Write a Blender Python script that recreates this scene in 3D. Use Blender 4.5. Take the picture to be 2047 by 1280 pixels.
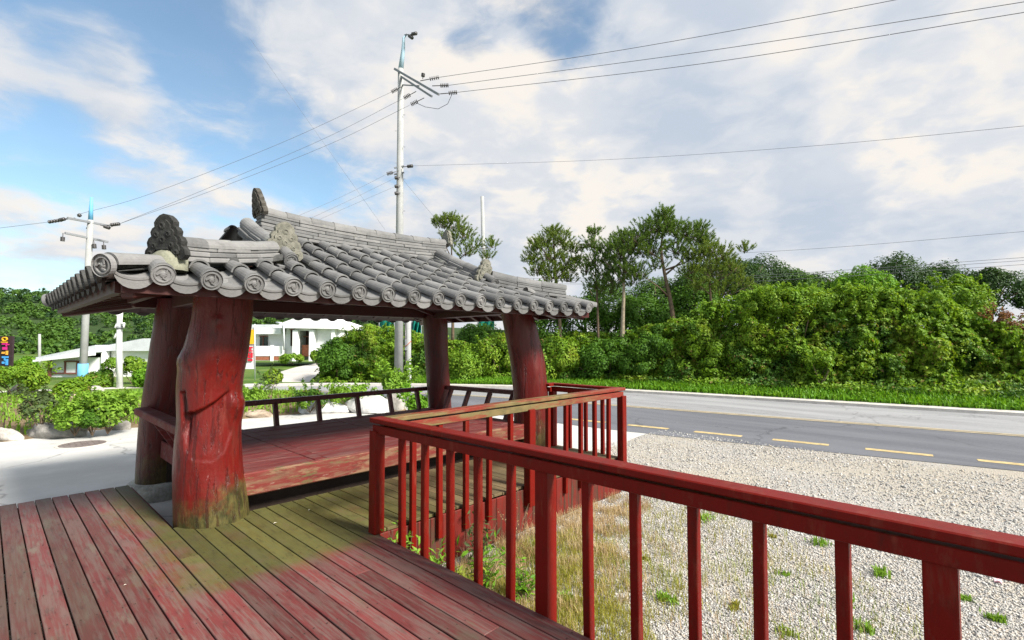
import bpy, bmesh, math, random
import numpy as np
from mathutils import Vector, Matrix, noise

for o in list(bpy.data.objects): bpy.data.objects.remove(o)
SC = bpy.context.scene
COL = SC.collection
PI = math.pi

# ------------------------------------------------------------------ camera
CAM_POS = Vector((-2.412, -3.952, 1.668))
YAW, PITCH = math.radians(43.87), math.radians(2.27)
FPX = 1015.8                     # focal length in photograph pixels (2047 wide)
cam = bpy.data.cameras.new('camera'); camo = bpy.data.objects.new('camera', cam); COL.objects.link(camo)
fw = Vector((math.cos(YAW)*math.cos(PITCH), math.sin(YAW)*math.cos(PITCH), math.sin(PITCH)))
camo.location = CAM_POS
camo.rotation_euler = fw.to_track_quat('-Z', 'Y').to_euler()
cam.sensor_width = 36; cam.lens = FPX/2047*36; cam.clip_end = 2500; cam.clip_start = .05
SC.camera = camo
CR = Vector((math.sin(YAW), -math.cos(YAW), 0)); CU = CR.cross(fw)
def ray(px, py): return fw + CR*float((px-1023.5)/FPX) + CU*float((640-py)/FPX)
def at(px, py, d): return CAM_POS + ray(px, py)*float(d)          # a surveyed point: bearing, elevation and distance
def px_of(p):
    v = Vector(p)-CAM_POS; z = v.dot(fw)
    return 1023.5+FPX*v.dot(CR)/z, 640-FPX*v.dot(CU)/z

# ------------------------------------------------------------------ world and sun
SUN_TO = Vector((.18, -1.0, .85)).normalized()
SUN_EL = math.asin(SUN_TO.z); SUN_AZ = math.atan2(SUN_TO.x, SUN_TO.y)
SC.view_settings.view_transform = 'Standard'; SC.view_settings.look = 'None'
SC.view_settings.exposure = 1.3; SC.view_settings.gamma = 1; SC.view_settings.use_curve_mapping = False

class NT:
    """tiny node-graph helper"""
    def __init__(s, tree): s.t = tree; s.n = tree.nodes; s.l = tree.links
    def node(s, typ, **kw):
        n = s.n.new(typ)
        for k, v in kw.items(): setattr(n, k, v)
        return n
    def put(s, sock, v):
        if isinstance(v, bpy.types.NodeSocket): s.l.new(v, sock)
        elif isinstance(v, (int, float)):
            sock.default_value = v if not hasattr(sock.default_value, '__len__') else [v]*len(sock.default_value)
        else:
            v = list(v)
            if len(sock.default_value) == 4 and len(v) == 3: v = v+[1]
            sock.default_value = v
    def math(s, op, a, b=0, c=0, clamp=False):
        n = s.node('ShaderNodeMath', operation=op, use_clamp=clamp)
        s.put(n.inputs[0], a); s.put(n.inputs[1], b); s.put(n.inputs[2], c); return n.outputs[0]
    def vmath(s, op, a, b=(0,0,0), out=0):
        n = s.node('ShaderNodeVectorMath', operation=op); s.put(n.inputs[0], a); s.put(n.inputs[1], b)
        return n.outputs[out]
    def scale(s, a, k):
        n = s.node('ShaderNodeVectorMath', operation='SCALE'); s.put(n.inputs[0], a); s.put(n.inputs[3], k); return n.outputs[0]
    def noise(s, vec, sc, det=4, rough=.55, dist=0, out=0):
        n = s.node('ShaderNodeTexNoise')
        if vec is not None: s.l.new(vec, n.inputs['Vector'])
        n.inputs['Scale'].default_value = sc; n.inputs['Detail'].default_value = det
        n.inputs['Roughness'].default_value = rough; n.inputs['Distortion'].default_value = dist
        return n.outputs[out]
    def voro(s, vec, sc, feat='F1', out='Distance'):
        n = s.node('ShaderNodeTexVoronoi', feature=feat)
        s.l.new(vec, n.inputs['Vector']); n.inputs['Scale'].default_value = sc; return n.outputs[out]
    def mr(s, v, a, b, c=0, d=1, smooth=True):
        n = s.node('ShaderNodeMapRange', interpolation_type='SMOOTHSTEP' if smooth else 'LINEAR')
        for i, x in enumerate((v, a, b, c, d)): s.put(n.inputs[i], x)
        return n.outputs[0]
    def mix(s, f, a, b, mode='MIX'):
        n = s.node('ShaderNodeMix', data_type='RGBA', blend_type=mode)
        s.put(n.inputs[0], f); s.put(n.inputs[6], a); s.put(n.inputs[7], b); return n.outputs[2]
    def sep(s, v):
        n = s.node('ShaderNodeSeparateXYZ'); s.l.new(v, n.inputs[0]); return n.outputs
    def comb(s, x, y, z):
        n = s.node('ShaderNodeCombineXYZ')
        for i, v in enumerate((x, y, z)): s.put(n.inputs[i], v)
        return n.outputs[0]
    def mapping(s, v, loc=(0,0,0), sc=(1,1,1), rot=(0,0,0)):
        n = s.node('ShaderNodeMapping'); s.l.new(v, n.inputs[0]); n.inputs[1].default_value = loc
        n.inputs[2].default_value = rot; n.inputs[3].default_value = sc; return n.outputs[0]
    def bump(s, h, strength=.3, dist=.01):
        n = s.node('ShaderNodeBump'); s.put(n.inputs['Strength'], strength); n.inputs['Distance'].default_value = dist
        s.l.new(h, n.inputs['Height']); return n.outputs[0]

W = bpy.data.worlds.new('World'); SC.world = W; W.use_nodes = True
W.node_tree.nodes.clear(); g = NT(W.node_tree)
sky = g.node('ShaderNodeTexSky', sky_type='NISHITA', sun_disc=False)
sky.sun_elevation = SUN_EL; sky.sun_rotation = SUN_AZ; sky.air_density = 1.0; sky.dust_density = .6; sky.ozone_density = 2.2
tc = g.node('ShaderNodeTexCoord').outputs['Generated']
d = g.vmath('NORMALIZE', tc)
dx, dy, dz = g.sep(d)
zz = g.math('ADD', g.math('MAXIMUM', dz, 0.0), .30)
P = g.comb(g.math('DIVIDE', dx, zz), g.math('DIVIDE', dy, zz), g.math('MULTIPLY', dz, 1.5))
warp = g.noise(P, 2.6, 4, .55, out=1)
P2 = g.vmath('ADD', P, g.scale(g.vmath('SUBTRACT', warp, (.5,.5,.5)), .22))
P2 = g.vmath('ADD', P2, (3.7, 1.3, 0))
f1 = g.noise(P2, 2.4, 9, .56)
f2 = g.noise(g.vmath('ADD', P2, (.03, -.07, .06)), 2.4, 5, .52)
# where the cloud breaks and where it piles up: bearing px, py, angular width, amount
HOLES = [(430, 25, .18, .25), (330, 215, .18, .25), (560, 240, .11, .10), (50, 230, .11, .15), (140, 25, .10, .14), (1120, 75, .10, .13), (930, 100, .06, .12),
         (760, 300, .10, .05), (700, 390, .10, .08), (20, 560, .20, .10), (620, 310, .10, .08), (1330, 150, .05, .08)]
LUMPS = [(240, 90, .065, .24), (90, 115, .075, .22), (640, 100, .15, .20), (440, 140, .10, .14), (860, 150, .07, .16), (1020, 115, .055, .22), (200, 340, .20, .14),
         (1500, 250, .7, .12), (1900, 450, .6, .10), (1080, 350, .1, .10), (1000, 560, .5, .08), (400, 420, .2, .06), (230,205,.05,.12)]
bias = None
for lst, sg in ((HOLES, -1), (LUMPS, 1)):
    for (hx, hy, w, a) in lst:
        v = ray(hx, hy).normalized()
        dd = g.vmath('DISTANCE', d, tuple(v), out=1)
        gz_ = g.math('POWER', 2.718, g.math('MULTIPLY', g.math('MULTIPLY', dd, dd), -1/(w*w)))
        t = g.math('MULTIPLY', gz_, sg*a)
        bias = t if bias is None else g.math('ADD', bias, t)
dens = g.math('ADD', g.math('ADD', f1, bias), .0)
cover = g.mr(dens, .36, .58, .12, 1)
relief = g.mr(g.math('SUBTRACT', f1, f2), -.10, .10)
body = g.noise(g.vmath('ADD', P2, (9, 4, 0)), 1.5, 5, .5)
lit = g.math('ADD', g.math('MULTIPLY', relief, .50), g.math('MULTIPLY', g.mr(body, .36, .62), .50))
thick = g.mr(dens, .50, .80)
ccol = g.mix(lit, (.61, .69, .81), (.99, .975, .965))
warm = g.math('MULTIPLY', g.mr(lit, .60, .95), .65)
ccol = g.mix(warm, ccol, (1.08, 1.0, .90))
lowz = g.mr(dz, .0, .22)                       # cloud seen far off is thinner and greyer
ccol = g.mix(g.math('SUBTRACT', .40, g.math('MULTIPLY', lowz, .40)), ccol, (.74, .81, .90))
b1 = g.node('ShaderNodeBackground'); b2 = g.node('ShaderNodeBackground')
skyc = g.mix(1.0, sky.outputs[0], (.92, 1.04, .98), 'MULTIPLY')
g.put(b1.inputs[0], skyc); b1.inputs[1].default_value = .080
g.put(b2.inputs[0], ccol); b2.inputs[1].default_value = .375
ms = g.node('ShaderNodeMixShader'); g.put(ms.inputs[0], cover)
g.l.new(b1.outputs[0], ms.inputs[1]); g.l.new(b2.outputs[0], ms.inputs[2])
g.l.new(ms.outputs[0], g.node('ShaderNodeOutputWorld').inputs[0])

sl = bpy.data.lights.new('sun', 'SUN'); sl.energy = 3.7; sl.angle = math.radians(14); sl.color = (1, .95, .87)
so = bpy.data.objects.new('sun', sl); COL.objects.link(so)
so.rotation_euler = SUN_TO.to_track_quat('Z', 'Y').to_euler(); so.location = (0, 0, 30)

# ------------------------------------------------------------------ object helpers
PW = {}                                     # world matrix of every parent
def setp(o, parent, mw=None):
    mw = mw or Matrix.Identity(4)
    if parent is not None:
        o.parent = parent; o.matrix_parent_inverse = PW[parent.name].inverted()
    o.matrix_basis = mw; PW[o.name] = mw
    return o
def meta(o, label=None, cat=None, group=None, kind=None):
    if label: o['label'] = label
    if cat: o['category'] = cat
    if group: o['group'] = group
    if kind: o['kind'] = kind
    return o
def thing(name, label, cat, loc=(0,0,0), group=None):
    o = bpy.data.objects.new(name, None); COL.objects.link(o); o.empty_display_size = .2
    setp(o, None, Matrix.Translation(loc)); return meta(o, label, cat, group)
def inst(name, mesh, parent, mw):
    o = bpy.data.objects.new(name, mesh); COL.objects.link(o); return setp(o, parent, mw)
def xf(loc, rz=0, rx=0, ry=0, sc=None):
    m = Matrix.Translation(loc) @ Matrix.Rotation(rz, 4, 'Z') @ Matrix.Rotation(ry, 4, 'Y') @ Matrix.Rotation(rx, 4, 'X')
    if sc: m = m @ Matrix.Diagonal((*sc, 1))
    return m
class MB:
    def __init__(s): s.v = []; s.f = []
    def add(s, vs, fs):
        b = len(s.v); s.v += [tuple(x) for x in vs]; s.f += [tuple(i+b for i in f) for f in fs]; return s
    def box(s, c, size, m=None, bev=0):
        hx, hy, hz = (q/2 for q in size); c = Vector(c)
        if bev:                                  # chamfered box
            vs = []; bv = min(bev, hx*.9, hy*.9, hz*.9)
            for sx in (-1,1):
                for sy in (-1,1):
                    for sz in (-1,1):
                        vs += [(sx*hx, sy*(hy-bv), sz*(hz-bv)), (sx*(hx-bv), sy*hy, sz*(hz-bv)), (sx*(hx-bv), sy*(hy-bv), sz*hz)]
            idx = lambda x,y,z,k: ((x*2+y)*2+z)*3+k
            fs = []
            for x in (0,1): q=[idx(x,0,0,0),idx(x,1,0,0),idx(x,1,1,0),idx(x,0,1,0)]; fs.append(q if x else q[::-1])
            for y in (0,1): q=[idx(0,y,0,1),idx(0,y,1,1),idx(1,y,1,1),idx(1,y,0,1)]; fs.append(q if y else q[::-1])
            for z in (0,1): q=[idx(0,0,z,2),idx(1,0,z,2),idx(1,1,z,2),idx(0,1,z,2)]; fs.append(q if z else q[::-1])
            for a in (0,1):
                for b in (0,1):
                    q=[idx(a,b,0,0),idx(a,b,1,0),idx(a,b,1,1),idx(a,b,0,1)]; fs.append(q[::-1] if a==b else q)
                    q=[idx(a,0,b,0),idx(a,1,b,0),idx(a,1,b,2),idx(a,0,b,2)]; fs.append(q if a==b else q[::-1])
                    q=[idx(0,a,b,1),idx(1,a,b,1),idx(1,a,b,2),idx(0,a,b,2)]; fs.append(q[::-1] if a==b else q)
                    for c_ in (0,1): fs.append([idx(a,b,c_,0),idx(a,b,c_,1),idx(a,b,c_,2)] if (a+b+c_)%2 else [idx(a,b,c_,2),idx(a,b,c_,1),idx(a,b,c_,0)])
        else:
            vs = [(x*hx, y*hy, z*hz) for x in (-1,1) for y in (-1,1) for z in (-1,1)]
            fs = [(0,1,3,2),(4,6,7,5),(0,4,5,1),(2,3,7,6),(0,2,6,4),(1,5,7,3)]
        vs = [Vector(q) for q in vs]
        if m: vs = [m @ q for q in vs]
        return s.add([q+c for q in vs], fs)
    def bar(s, a, b, w, h, up=(0,0,1), bev=0):
        a = Vector(a); b = Vector(b); x = (b-a).normalized(); u = Vector(up); y = u.cross(x).normalized(); z = x.cross(y)
        m = Matrix((x, y, z)).transposed()
        return s.box((a+b)/2, ((b-a).length, w, h), m, bev)
    def tube(s, path, rad, n=10, cap=True):
        path = [Vector(p) for p in path]; k = len(path)
        if not hasattr(rad, '__len__'): rad = [rad]*k
        vs = []; fs = []; ref = None
        for i, p in enumerate(path):
            t = (path[min(i+1,k-1)]-path[max(i-1,0)]).normalized()
            if ref is None: ref = Vector((1,0,0)) if abs(t.x) < .8 else Vector((0,1,0))
            y = t.cross(ref).normalized(); x = y.cross(t); ref = x
            vs += [p+(x*math.cos(a)+y*math.sin(a))*rad[i] for a in [2*PI*j/n for j in range(n)]]
        for i in range(k-1):
            for j in range(n): fs.append((i*n+j, i*n+(j+1)%n, (i+1)*n+(j+1)%n, (i+1)*n+j))
        if cap: fs.append(tuple(range(n))[::-1]); fs.append(tuple(range((k-1)*n, k*n)))
        return s.add(vs, fs)
    def lathe(s, prof, m=None, n=16):
        vs = []; fs = []; k = len(prof)
        for r, z in prof: vs += [Vector((r*math.cos(2*PI*j/n), r*math.sin(2*PI*j/n), z)) for j in range(n)]
        for i in range(k-1):
            for j in range(n): fs.append((i*n+j, i*n+(j+1)%n, (i+1)*n+(j+1)%n, (i+1)*n+j))
        fs.append(tuple(range((k-1)*n, k*n)))
        if m: vs = [m @ q for q in vs]
        return s.add(vs, fs)
    def prism(s, outline, depth, m=None):
        """outline in local XZ, extruded along local Y from -depth/2 to depth/2"""
        n = len(outline); vs = [Vector((x, -depth/2, z)) for x, z in outline]+[Vector((x, depth/2, z)) for x, z in outline]
        fs = [tuple(range(n)), tuple(range(n, 2*n))[::-1]]+[((i+1)%n, i, i+n, (i+1)%n+n) for i in range(n)]
        if m: vs = [m @ q for q in vs]
        return s.add(vs, fs)
    def grid(s, pts):
        """pts: rows of points"""
        r = len(pts); c = len(pts[0])
        return s.add([p for row in pts for p in row], [(i*c+j, i*c+j+1, (i+1)*c+j+1, (i+1)*c+j) for i in range(r-1) for j in range(c-1)])
    def mesh(s, name, mat, smooth=False):
        me = bpy.data.meshes.new(name); me.from_pydata([tuple(v) for v in s.v], [], s.f)
        if mat: me.materials.append(mat)
        if smooth: me.polygons.foreach_set('use_smooth', [True]*len(me.polygons))
        me.update(); return me
    def build(s, name, mat, parent=None, smooth=False, mw=None):
        return inst(name, s.mesh(name, mat, smooth), parent, mw)
def np_mesh(name, V, F, mat, smooth=False):
    """numpy verts (n,3), faces (m,k) of equal size"""
    me = bpy.data.meshes.new(name); n, k = F.shape
    me.vertices.add(len(V)); me.vertices.foreach_set('co', np.ascontiguousarray(V, dtype=np.float32).ravel())
    me.loops.add(n*k); me.loops.foreach_set('vertex_index', np.ascontiguousarray(F, dtype=np.int32).ravel())
    me.polygons.add(n); me.polygons.foreach_set('loop_start', np.arange(0, n*k, k, dtype=np.int32))
    try: me.polygons.foreach_set('loop_total', np.full(n, k, dtype=np.int32))
    except Exception: pass
    if smooth: me.polygons.foreach_set('use_smooth', np.ones(n, dtype=bool))
    me.materials.append(mat); me.update(calc_edges=True); return me
def struct(o): o['kind'] = 'structure'; return o

# ------------------------------------------------------------------ materials
MATS = {}
def mat(name, rough=.7, spec=.3):
    m = bpy.data.materials.new(name); m.use_nodes = True; m.node_tree.nodes.clear(); k = NT(m.node_tree)
    b = k.node('ShaderNodeBsdfPrincipled'); b.inputs['Roughness'].default_value = rough
    b.inputs['Specular IOR Level'].default_value = spec
    o = k.node('ShaderNodeOutputMaterial'); k.l.new(b.outputs[0], o.inputs[0]); MATS[name] = m
    pos = k.node('ShaderNodeNewGeometry').outputs['Position']
    return m, k, b, pos
def simple(name, col, var=.25, sc=6, rough=.7, spec=.3, bump=.15, bsc=60):
    m, k, b, pos = mat(name, rough, spec)
    n = k.noise(pos, sc, 6, .6); n2 = k.noise(pos, sc*7, 3, .6)
    t = k.math('ADD', k.math('MULTIPLY', n, .65), k.math('MULTIPLY', n2, .35))
    c = Vector(col)
    k.put(b.inputs['Base Color'], k.mix(k.mr(t, .3, .7), tuple(c*(1-var)), tuple(c*(1+var))))
    if bump: k.put(b.inputs['Normal'], k.bump(k.noise(pos, bsc, 4, .6), bump, .01))
    return m
def foliage(name, ca, cb, cc, trans=.35, rough=.55, wild=False):
    m = bpy.data.materials.new(name); m.use_nodes = True; m.node_tree.nodes.clear(); k = NT(m.node_tree)
    geo = k.node('ShaderNodeNewGeometry'); rnd = geo.outputs['Random Per Island']
    cl = k.noise(geo.outputs['Position'], .9, 2, .5)
    c = k.mix(rnd, ca, cb); c = k.mix(k.mr(cl, .42, .68), c, cc)
    if wild:                                   # several kinds of plant growing through each other
        w1 = k.noise(geo.outputs['Position'], .55, 3, .6); w2 = k.noise(k.vmath('ADD', geo.outputs['Position'], (7, 3, 5)), .8, 3, .6)
        c = k.mix(k.math('MULTIPLY', k.mr(w1, .50, .60), .75), c, (.035,.105,.016)); c = k.mix(k.math('MULTIPLY', k.mr(w2, .54, .62), .75), c, (.26,.36,.03))
        c = k.mix(k.math('MULTIPLY', k.mr(rnd, .955, .965), .8), c, (.22,.13,.05))
    b = k.node('ShaderNodeBsdfPrincipled'); b.inputs['Roughness'].default_value = rough; b.inputs['Specular IOR Level'].default_value = .25
    t = k.node('ShaderNodeBsdfTranslucent'); mx = k.node('ShaderNodeMixShader'); mx.inputs[0].default_value = trans
    k.put(b.inputs['Base Color'], c); k.put(t.inputs[0], k.mix(1, c, (1.25, 1.15, .6), 'MULTIPLY'))
    k.l.new(b.outputs[0], mx.inputs[1]); k.l.new(t.outputs[0], mx.inputs[2])
    k.l.new(mx.outputs[0], k.node('ShaderNodeOutputMaterial').inputs[0]); MATS[name] = m; return m

def painted_wood(name, col, wear_col, wear=.5, axis=(1,14,14), rough=.5, sc=3, moss=None, spec=.35):
    """old paint over timber: streaks along the grain where it has worn off"""
    m, k, b, pos = mat(name, rough, spec)
    rnd = k.node('ShaderNodeObjectInfo').outputs['Random']
    v = k.vmath('ADD', pos, k.comb(k.math('MULTIPLY', rnd, 17), k.math('MULTIPLY', rnd, 31), 0))
    st = k.noise(k.mapping(v, sc=axis), sc, 8, .65)
    bl = k.noise(k.mapping(v, sc=tuple(q**.5 for q in axis)), 1.6, 6, .65)
    w = k.mr(k.math('ADD', k.math('MULTIPLY', st, .6), k.math('MULTIPLY', bl, .5)), .66-wear*.3, .80-wear*.3)
    c = Vector(col)
    base = k.mix(k.noise(v, 5, 5, .6), tuple(c*.75), tuple(c*1.25))
    tint = k.mix(rnd, tuple(c*.8), tuple(c*1.15)); base = k.mix(.4, base, tint)
    cc = k.mix(w, base, k.mix(st, tuple(Vector(wear_col)*.6), wear_col))
    chip = k.mr(k.noise(k.mapping(v, loc=(3,3,3), sc=tuple(q**.35 for q in axis)), 13, 6, .7), .60, .64)
    cc = k.mix(k.math('MULTIPLY', chip, .55), cc, tuple(Vector(wear_col)*.75))
    if moss: cc = moss(k, pos, v, cc)
    grime = k.mr(k.noise(k.mapping(v, loc=(9,1,4), sc=tuple(q**.5 for q in axis)), 4.5, 6, .7), .50, .72)
    cc = k.mix(k.math('MULTIPLY', grime, .45), cc, (.022,.014,.010))
    k.put(b.inputs['Base Color'], cc)
    k.put(b.inputs['Normal'], k.bump(st, .25, .006)); return m
# ------------------------------------------------------------------ terrain heights and road lines
def ss(t): t = max(0, min(1, t)); return t*t*(3-2*t)
def gz(x, y): return -.5+.12*ss((y-.5)/3.5)*ss((7-x)/3)
def lerp_line(pts, y):
    pts = sorted(pts, key=lambda p: p[1])
    if y <= pts[0][1]: return pts[0][0]
    for (x0,y0),(x1,y1) in zip(pts, pts[1:]):
        if y <= y1: return x0+(x1-x0)*(y-y0)/(y1-y0)
    return pts[-1][0]
def catmull(pts, n=8):
    pts = [Vector((*p, 0)) if len(p) == 2 else Vector(p) for p in pts]; out = []
    P = [pts[0]*2-pts[1]]+pts+[pts[-1]*2-pts[-2]]
    for i in range(1, len(P)-2):
        for j in range(n):
            t = j/n; a,b,c,d_ = P[i-1],P[i],P[i+1],P[i+2]
            out.append(.5*((2*b)+(c-a)*t+(2*a-5*b+4*c-d_)*t*t+(3*b-a-3*c+d_)*t**3))
    out.append(pts[-1]); return out
NEAR = [(16.9,-40),(11.3,-13),(9.54,-4.2),(8.2,2.6),(7.9,7),(7.4,10.8),(5.4,14.8),(.8,18.4),(-6,21.4),(-16,25),(-40,32)]
FAR = [(25,-40),(20,-13),(18.1,-4.4),(16,7.4),(14.6,11),(12.6,14.4),(9.7,18.2),(5.6,21.6),(-1,24.4),(-11,28),(-36,37)]
near = catmull(NEAR); far = catmull(FAR)

# ground sheets
m, k, b, pos = mat('soil_grass', .9, .1)
k.put(b.inputs['Base Color'], k.mix(k.mr(k.noise(pos, .35, 6, .6), .4, .6), (.06,.12,.02), (.12,.17,.04)))
def axis_pts():
    a = [-900,-400,-200,-120,-80,-60,-45,-35]+[ -30+i*1.0 for i in range(22)]+[-8+i*.5 for i in range(40)]+[12+i*1.0 for i in range(24)]+[40,50,65,85,120,200,400,900]
    return a
ax = axis_pts()
gm = MB().grid([[(x, y, gz(x, y)-.03) for x in ax] for y in ax])
struct(gm.build('ground', MATS['soil_grass']))

def gravel_mat(name, fine):
    m, k, b, pos = mat(name, .9, .15)
    cell = k.voro(pos, 55 if fine else 38, out='Color'); dist = k.voro(pos, 55 if fine else 38)
    v = k.sep(cell)[0]
    stone = k.mix(v, (.27,.26,.245), (.48,.46,.425))
    stone = k.mix(k.mr(k.sep(cell)[1], .8, 1.0), stone, (.50,.40,.30))
    big = k.noise(pos, .55, 5, .6)
    sand = k.mix(k.noise(pos, 30, 4, .7), (.36,.32,.26), (.48,.435,.36))
    w = k.mr(big, .42, .62)
    c = k.mix(k.math('MULTIPLY', w, .75), stone, sand)
    tr = k.mr(k.noise(k.mapping(pos, sc=(.5,.12,1), rot=(0,0,.16)), 1.3, 4, .6), .40, .62)
    c = k.mix(k.math('MULTIPLY', tr, .30), c, (.38,.33,.26))
    k.put(b.inputs['Base Color'], c)
    k.put(b.inputs['Normal'], k.bump(k.math('ADD', dist, k.math('MULTIPLY', k.noise(pos, 90, 3), .4)), .8, .02))
    return m
gravel_mat('gravel', True)
rows = []
for i in range(90):
    y = -30+i*.37
    xr = lerp_line([(p.x, p.y) for p in near[:60]], y)+.12
    rows.append([(x, y, gz(x, y)+.0) for x in [-7+(xr+7)*j/40 for j in range(41)]])
struct(MB().grid(rows).build('gravel_lot', MATS['gravel']))

m, k, b, pos = mat('street_concrete', .85, .2)
n1 = k.noise(pos, .5, 6, .62); n2 = k.noise(pos, 14, 5, .7); n3 = k.noise(k.mapping(pos, sc=(.35,1.2,1), rot=(0,0,.5)), 1.0, 5, .6)
c = k.mix(k.mr(n1, .35, .65), (.45,.44,.415), (.57,.56,.535)); c = k.mix(k.math('MULTIPLY', k.mr(n3, .5, .7), .45), c, (.37,.36,.345))
c = k.mix(k.math('MULTIPLY', n2, .35), c, (.34,.33,.31))
crk = k.voro(k.vmath('ADD', pos, k.scale(k.noise(pos, 1.5, 3, .6, out=1), .8)), .33, 'DISTANCE_TO_EDGE')
c = k.mix(k.mr(crk, .0, .012, .55, 0), c, (.16,.155,.15))
k.put(b.inputs['Base Color'], c); k.put(b.inputs['Normal'], k.bump(n2, .25, .01))
rows = []
for i in range(70):
    y = 1.9+i*.36
    xr = lerp_line([(p.x, p.y) for p in near[:70]], y)+.1
    rows.append([(x, y+.12*math.sin(x*1.7)*(i==0), gz(x, y)+.005) for x in [-34+(xr+34)*(j/60) for j in range(61)]])
for r_ in rows[:1]: pass
struct(MB().grid(rows).build('concrete_street', MATS['street_concrete']))
rows = [[(x, y, gz(x, y)+.0045) for x in [-34+27.5*j/24 for j in range(25)]] for y in [-30+1.6*i for i in range(20)]+[1.9]]
struct(MB().grid(rows).build('concrete_street', MATS['street_concrete']))

# asphalt
def asphalt(name, c0, c1):
    m, k, b, pos = mat(name, .8, .25)
    n = k.noise(pos, 70, 3, .8); n1 = k.noise(k.mapping(pos, sc=(.9,.12,1), rot=(0,0,.15)), 1.6, 5, .6)
    c = k.mix(k.mr(n1, .35, .65), c0, c1); c = k.mix(k.math('MULTIPLY', k.mr(n, .45, .7), .45), c, tuple(Vector(c1)*1.7))
    patch = k.voro(k.vmath('ADD', pos, k.scale(k.noise(pos, .8, 4, .6, out=1), 1.6)), .22, 'DISTANCE_TO_EDGE')
    c = k.mix(k.mr(patch, .0, .01, .5, 0), c, tuple(Vector(c0)*.45))
    k.put(b.inputs['Base Color'], c); k.put(b.inputs['Normal'], k.bump(n, .35, .006)); return m
asphalt('asphalt_dark', (.095,.099,.112), (.13,.134,.148)); asphalt('asphalt_pale', (.21,.21,.215), (.28,.28,.285))
simple('kerb_concrete', (.50,.47,.43), .2, 3)
simple('yellow_paint', (.46,.35,.17), .35, 9, .7, .3, .2); simple('faded_yellow', (.42,.34,.20), .3, 5, .8, .2, .2)
def strip(name, A, B, fa, fb, z, m, n=4):
    rows = [[(a.lerp(b_, fa+(fb-fa)*j/n).x, a.lerp(b_, fa+(fb-fa)*j/n).y, z) for j in range(n+1)] for a, b_ in zip(A, B)]
    return MB().grid(rows).mesh(name, m)
road = struct(inst('road', strip('road', near, far, 0, .515, -.492, MATS['asphalt_dark']), None, Matrix.Identity(4)))
inst('far_lane', strip('far_lane', near, far, .515, 1.0, -.490, MATS['asphalt_pale']), road, Matrix.Identity(4))
cl = []
inst('centre_line', strip('centre_line', near, far, .496, .507, -.4855, MATS['faded_yellow'], 1), road, Matrix.Identity(4))
inst('centre_line', strip('centre_line', near, far, .521, .532, -.4855, MATS['faded_yellow'], 1), road, Matrix.Identity(4))
for i in range(-4, 9):                                # broken yellow edge line
    y0 = 2.97-1.64*i; y1 = y0-1.03
    xa = 9.05+(2.97-y0)*.154; xb = 9.05+(2.97-y1)*.154
    if y0 > 7: continue
    dv = Vector((xb-xa, y1-y0, 0)).normalized(); nn = Vector((-dv.y, dv.x, 0))*.10
    q = [Vector((xa,y0,-.4875))-nn, Vector((xa,y0,-.4875))+nn, Vector((xb,y1,-.4875))+nn, Vector((xb,y1,-.4875))-nn]
    MB().add(q, [(0,1,2,3)]).build('edge_dash', MATS['yellow_paint'], road)
# low concrete gutter along the far side
def offs(poly, o):
    out = []
    for i, p in enumerate(poly):
        t = (poly[min(i+1,len(poly)-1)]-poly[max(i-1,0)]).normalized(); out.append(p+Vector((t.y, -t.x, 0))*o)
    return out
gA, gB = far, offs(far, .42)
rows = [[(a.x,a.y,-.50),(a.x,a.y,-.40),(b_.x,b_.y,-.38),(b_.x,b_.y,-.5)] for a, b_ in zip(gA, gB)]
inst('gutter', MB().grid(rows).mesh('gutter', MATS['kerb_concrete']), road, Matrix.Identity(4))

# roadside bank beyond the gutter
BANK_OFF = [(.42,-.40),(1.0,-.34),(2.0,-.18),(3.0,.05),(4.0,.35),(5.5,.8),(8,1.4),(14,2.0),(40,2.5)]
simple('bank_soil', (.055,.075,.022), .4, 1.5, .95, .1)
nb = 46
rows = [[] for _ in far[:nb]]
for o_, z in BANK_OFF:
    for i, p in enumerate(offs(far, o_)[:nb]):
        fade = ss((nb-1-i)/7) if i > nb-8 else 1
        rows[i].append((p.x, p.y, z*fade+(-.45)*(1-fade)))
struct(MB().grid([list(r) for r in rows]).build('bank', MATS['bank_soil']))
def bank_z(o_):
    for (a,za),(b_,zb) in zip(BANK_OFF, BANK_OFF[1:]):
        if o_ <= b_: return za+(zb-za)*max(0,(o_-a))/(b_-a)
    return 2.5

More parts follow.
